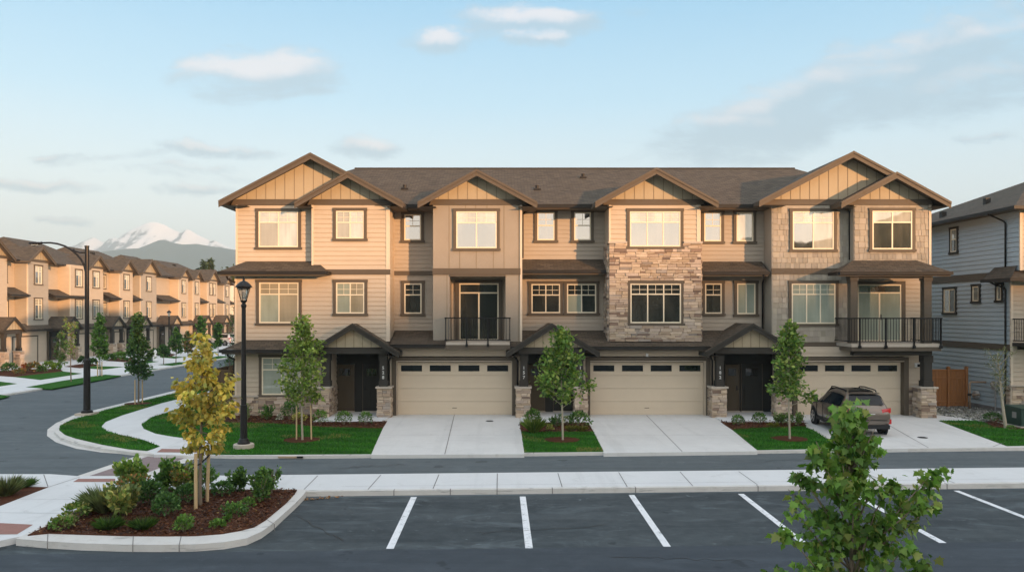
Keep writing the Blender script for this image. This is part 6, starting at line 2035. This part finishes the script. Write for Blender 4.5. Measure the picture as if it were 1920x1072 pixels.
# -- shrubs of the near bed
GN = 'shrubs in the near planting bed'
BZ = .165
def bs(px, py, wpx, hpx, n, leaf, pal, seed, label, name='shrub', group=GN, z=BZ, **k):
    s = mpp(py, z); b = GB(px, py, z)
    w = wpx * s; h = hpx * s
    return shrub(name, (b[0], b[1] + w * .2, z), w, h, n, leaf, pal, seed, label, group=group, **k)
bs(237, 916, 58, 60, 800, .13, GREEN + LIME, 101, 'upright light green shrub at the back of the bed by the crossing', kind='upright')
bs(243, 932, 58, 36, 620, .075, OLIVE + GREEN, 102, 'olive shrub with rusty tips right below the upright light green one', tips=RUST)
bs(192, 962, 66, 50, 330, .1, PALE, 103, 'feathery pale grass leaning over the pavement edge', name='ornamental_grass', kind='grass')
bs(222, 968, 58, 62, 760, .13, VARI, 104, 'shrub with bright yellow variegated leaves in the left of the bed', kind='upright')
bs(140, 974, 46, 28, 340, .085, VARI + GREEN, 105, 'small yellow and green shrub on the left slope of the bed')
bs(113, 993, 50, 22, 420, .06, OLIVE + GREEN, 106, 'low olive mound in the front left corner of the bed', stems=False)
bs(199, 993, 46, 25, 300, .1, GREEN + DEEP, 107, 'tufted green grass mound leaning right, left front of the bed', name='ornamental_grass', kind='grass')
bs(265, 994, 38, 25, 300, .1, DEEP + GREEN, 108, 'round tuft of dark grass at the front centre of the bed', name='ornamental_grass', kind='grass')
bs(309, 968, 46, 44, 950, .07, DEEP, 109, 'dense dark green bush in the middle of the bed', lump=.1)
bs(276, 948, 54, 44, 950, .075, DEEP, 110, 'broad dark bush behind the middle, left of the dense one')
bs(310, 922, 58, 62, 900, .10, DEEP + GREEN, 111, 'tall dark shrub with upright shoots at the back of the bed', kind='upright')
bs(340, 922, 54, 58, 640, .10, OLIVE + LIME, 112, 'airy shrub with orange tinged leaves left of the stakes', kind='upright', tips=RUST)
bs(349, 944, 52, 34, 760, .07, DEEP, 113, 'low dark bush just left of the pale stakes')
bs(342, 998, 38, 27, 330, .06, GREEN, 114, 'small pointed green tuft at the front right of centre', lump=.4)
bs(438, 970, 46, 24, 420, .06, GREEN + DEEP, 115, 'spreading green mound in the right part of the bed', lump=.35, stems=False)
bs(463, 951, 24, 17, 200, .06, GREEN, 116, 'small green mound just above the spreading one', stems=False)
bs(408, 990, 34, 14, 220, .055, GREEN, 117, 'flat green patch of groundcover near the curved kerb', stems=False, lump=.4)
bs(427, 977, 16, 10, 110, .05, GREEN, 118, 'tiny green sprig right of the flat patch', stems=False)
bs(443, 922, 38, 52, 760, .08, GREEN + DEEP, 119, 'upright leafy bush alone at the back right of the bed', kind='upright')
bs(414, 930, 40, 28, 460, .075, DEEP, 120, 'low dark bush between the stakes and the upright bush')
bs(484, 942, 46, 60, 820, .08, GREEN + DEEP, 121, 'front bush of the pair at the right end of the bed', kind='upright')
bs(506, 926, 38, 62, 720, .08, GREEN + DEEP, 122, 'rear and taller bush of the pair at the right end of the bed', kind='upright')
bs(378, 918, 50, 48, 800, .08, DEEP + GREEN, 123, 'dark bush at the back of the bed right behind the stakes', kind='upright')
bs(38, 914, 44, 20, 200, .1, GREEN, 124, 'low arching green plant in the small bed at the left edge', name='ornamental_grass', kind='grass', z=.14)
bs(6, 930, 46, 38, 260, .1, PALE + OLIVE, 125, 'pale tufted plant cut by the left edge of the photo', name='ornamental_grass', kind='grass', z=.14)

# -- beds before the main block
GM = 'shrubs in the beds before the main block'
MZ = .13
def ms(*a, **k): return bs(*a, group=GM, z=MZ, **k)
ms(461, 787, 30, 25, 240, .1, PALE, 131, 'pale wispy plant behind the lantern lamp post', kind='upright')
ms(499, 787, 30, 32, 420, .085, GREEN + DEEP, 132, 'green bush below the ground floor window, left one', kind='upright')
ms(541, 787, 36, 34, 520, .08, DEEP + GREEN, 133, 'larger green bush below the ground floor window, right one')
ms(524, 789, 12, 12, 90, .06, [(.6, .6, .55), (.2, .25, .15)], 134, 'tiny white flowering plant between the two window bushes', stems=False)
ms(560, 793, 28, 18, 240, .08, YEL, 135, 'low yellow green shrub behind the two stakes', stems=False)
ms(599, 796, 29, 27, 460, .06, GREEN, 136, 'clipped round bush beside the left pier of the first porch', lump=.06)
ms(643, 796, 33, 25, 480, .06, GREEN, 137, 'clipped round bush in front of the first porch doors', lump=.06)
ms(685, 797, 28, 25, 440, .06, GREEN, 138, 'clipped round bush nearest the left driveway', lump=.06)
ms(999, 798, 30, 30, 420, .08, DEEP + GREEN, 139, 'dark bush behind the tall grass by the second porch', lump=.15)
ms(1001, 811, 28, 30, 240, .1, LIME, 140, 'tall green grass clump by the second porch pier', kind='grass', name='ornamental_grass')
ms(1031, 808, 15, 12, 130, .06, LIME + YEL, 141, 'tiny bright green plant on the middle bed', stems=False)
ms(1042, 800, 26, 26, 400, .07, DEEP, 142, 'dark bush just left of the middle tree trunk', kind='upright')
ms(1063, 797, 16, 15, 160, .07, PALE, 143, 'small grey green plant just right of the middle tree trunk')
ms(1084, 800, 34, 28, 480, .085, DEEP + GREEN, 144, 'broad dark bush at the right of the middle bed')
ms(1071, 807, 20, 12, 150, .1, YEL, 145, 'yellow grass tuft nearest the middle tree trunk', kind='grass', name='ornamental_grass')
ms(1091, 807, 22, 12, 150, .1, YEL, 146, 'yellow grass tuft at the right corner of the middle bed', kind='grass', name='ornamental_grass')
ms(1386, 797, 24, 18, 400, .06, DEEP + GREEN, 147, 'small round bush at the left of the third porch bed', lump=.1)
ms(1426, 795, 25, 21, 440, .06, DEEP + GREEN, 148, 'small round bush centred before the third porch', lump=.12)
ms(1451, 800, 19, 10, 150, .1, YEL, 149, 'yellow grass tuft in the third porch bed', kind='grass', name='ornamental_grass')
ms(1463, 796, 30, 24, 330, .08, PALE + GREEN, 150, 'loose pale bush left of the slim tree trunk', kind='upright')
ms(1479, 797, 24, 20, 300, .08, PALE + GREEN, 151, 'loose pale bush behind the slim tree trunk')
ms(1497, 798, 22, 28, 330, .08, PALE + GREEN, 152, 'tall loose bush beside the left edge of the car driveway', kind='upright')
ms(1866, 792, 36, 18, 480, .06, DEEP, 153, 'low clipped dark hedge bush left of the green cabinet', lump=.05)
ms(1898, 807, 16, 8, 120, .06, GREEN, 154, 'flat green plant at the foot of the green cabinet', stems=False)

# -- beds before the row houses
GL = 'shrubs before the row houses'
def ls(*a, **k): return bs(*a, group=GL, z=.112, stems=False, **k)
ls(12, 698, 28, 16, 300, .16, DEEP, 161, 'dark wide shrub at the left edge across the street')
ls(34, 702, 20, 10, 200, .14, RUST + OLIVE, 162, 'low brownish shrub, left of the red one across the street')
ls(47, 698, 20, 15, 260, .15, [(.34, .09, .03), (.30, .13, .04)], 163, 'red orange shrub in the bed across the street')
ls(59, 698, 24, 17, 280, .15, RUST + OLIVE, 164, 'orange and green shrub right of the red one')
ls(67, 691, 9, 12, 120, .12, YEL, 165, 'small yellow ball shrub by the garage across the street')
ls(78, 698, 17, 11, 220, .15, DEEP, 166, 'small dark shrub right of the orange ones')
ls(90, 695, 21, 17, 280, .16, DEEP + GREEN, 167, 'dark green shrub left of the pair by the second porch')
ls(104, 695, 15, 13, 220, .16, GREEN, 168, 'green shrub right of the pair by the second porch')
ls(153, 683, 13, 14, 200, .2, DEEP, 169, 'upright dark shrub just left of the tall lamp')
ls(174, 684, 15, 11, 200, .2, DEEP, 170, 'dark shrub just right of the tall lamp')
ls(206, 676, 15, 10, 200, .22, DEEP, 171, 'dark shrub left of the green one by the third porch')
ls(224, 676, 24, 15, 260, .22, GREEN, 172, 'bright green shrub by the third porch across the street')
ls(290, 667, 20, 12, 240, .25, DEEP, 173, 'dark hedge block above the hydrant')
ls(396, 654, 16, 8, 180, .28, DEEP, 174, 'dark low hedge at the far end of the street')

# ------------------------------------------------------------------ grass blades and mulch chips
def inside(poly, P):
    x, y = P[:, 0], P[:, 1]; r = np.zeros(len(P), bool); n = len(poly)
    for i in range(n):
        x1, y1 = poly[i]; x2, y2 = poly[(i + 1) % n]
        if y1 == y2: continue
        c = ((y1 > y) != (y2 > y)) & (x < (x2 - x1) * (y - y1) / (y2 - y1) + x1)
        r ^= c
    return r
def scatter(poly, dens, rng, ymax=75):
    a = np.array(poly); lo = a.min(0); hi = a.max(0); hi[1] = min(hi[1], ymax)
    n = int((hi[0] - lo[0]) * (hi[1] - lo[1]) * dens)
    P = lo + rng.uniform(size=(n, 2)) * (hi - lo)
    return P[inside(poly, P)]
rngG = np.random.RandomState(77)
for i, pl in enumerate(LAWNS[:5]):
    P = scatter(pl, 620, rngG, 62)
    # keep the mulch rings and lamp bases clear
    for (px, py, rr) in ((565, 825, .6), (1054, 825, .6), (1481, 823, .6), (258, 757, .6), (457, 839, .36), (163, 777, .4)):
        c = np.array(G(px, py, .115)); P = P[((P - c) ** 2).sum(1) > rr * rr]
    for ml in mulches: P = P[~inside(ml, P)]
    n = len(P)
    C = np.concatenate([P, np.full((n, 1), LZ - .005)], 1)
    A = rngG.normal(size=(n, 3)) * .45 + np.array((0, 0, 1.0))
    q = np.clip(.5 + .5 * np.sin(P[:, 0] * 1.3 + np.sin(P[:, 1] * .9) * 2) * np.sin(P[:, 1] * 1.7 + P[:, 0] * .4), 0, 1)
    col = pick(rngG, [(.024, .135, .006), (.038, .168, .009), (.018, .105, .005), (.062, .180, .016)], n, .75 + .5 * q)
    band = np.where(np.sin((P[:, 1] + .25 * P[:, 0]) * 2 * math.pi / 1.15 + .4 * np.sin(P[:, 0])) > 0, 1.18, .82)
    col = col * band[:, None]
    dry = (np.sin(P[:, 0] * .9 + 1) * np.sin(P[:, 1] * 1.1 + 2) + .5 * np.sin(P[:, 0] * 3.1) * np.sin(P[:, 1] * 2.7) > .72) & (rngG.uniform(size=n) < .45)
    if i == 2: dry |= (P[:, 1] < 26.0 - 0.0) & (np.sin(P[:, 0] * 2.1 + 1.2) > .1) & (rngG.uniform(size=n) < .8)
    col[dry] = pick(rngG, [(.26, .22, .06), (.20, .19, .05)], int(dry.sum()))
    o = leaf_object('grass', C, A, rngG.uniform(.035, .085, n), col, M['leaf'], np.array([(-.16, 0), (.16, 0), (0, 1.0)]), rngG, None, (0, 0, 0), fold=0)
    o['kind'] = 'stuff'
def chips(name, polys, z, dens, size, pal, shape=OVATE, ymax=60):
    P = np.concatenate([scatter(p, dens, rngG, ymax) for p in polys]); n = len(P)
    C = np.concatenate([P, z + rngG.uniform(.0, .02, (n, 1))], 1)
    A = rngG.normal(size=(n, 3)) * np.array((1, 1, .22))
    o = leaf_object(name, C, A, size * rngG.uniform(.5, 1.4, n), pick(rngG, pal, n, None, .3), M['leaf'], shape, rngG, None)
    o['kind'] = 'stuff'
BARK = [(.095, .034, .016), (.14, .055, .026), (.06, .022, .011), (.18, .085, .045), (.04, .016, .010)]
chips('mulch_chips', [bedm], BZ + .004, 420, .075, BARK, SLIM * np.array((2.2, 1)))
chips('mulch_chips', mulches, MZ + .003, 150, .08, BARK, SLIM * np.array((2.2, 1)))
chips('gravel_stones', [[(20.2, 31.0), (22.3, 31.6), (22.3, 37.2), (18.7, 37.2), (18.7, 34.6)]], .107, 260, .06, [(.3, .3, .29), (.2, .2, .2), (.42, .41, .39)], np.array([(-.5, 0), (.5, .1), (.4, .9), (-.4, 1.0)]))
cA = G(575, 930, .0)
chips('fallen_leaves', [[(cA[0] - .15, cA[1] - .35), (cA[0] + .9, cA[1] - .05), (cA[0] + .9, cA[1] - .22), (cA[0] + .1, cA[1] - .55)]], .012, 260, .06, [(.35, .17, .06), (.28, .12, .04), (.42, .26, .12)])
chips('fallen_leaves', [bedm], BZ + .012, 2.2, .06, [(.5, .36, .14), (.4, .3, .12)])
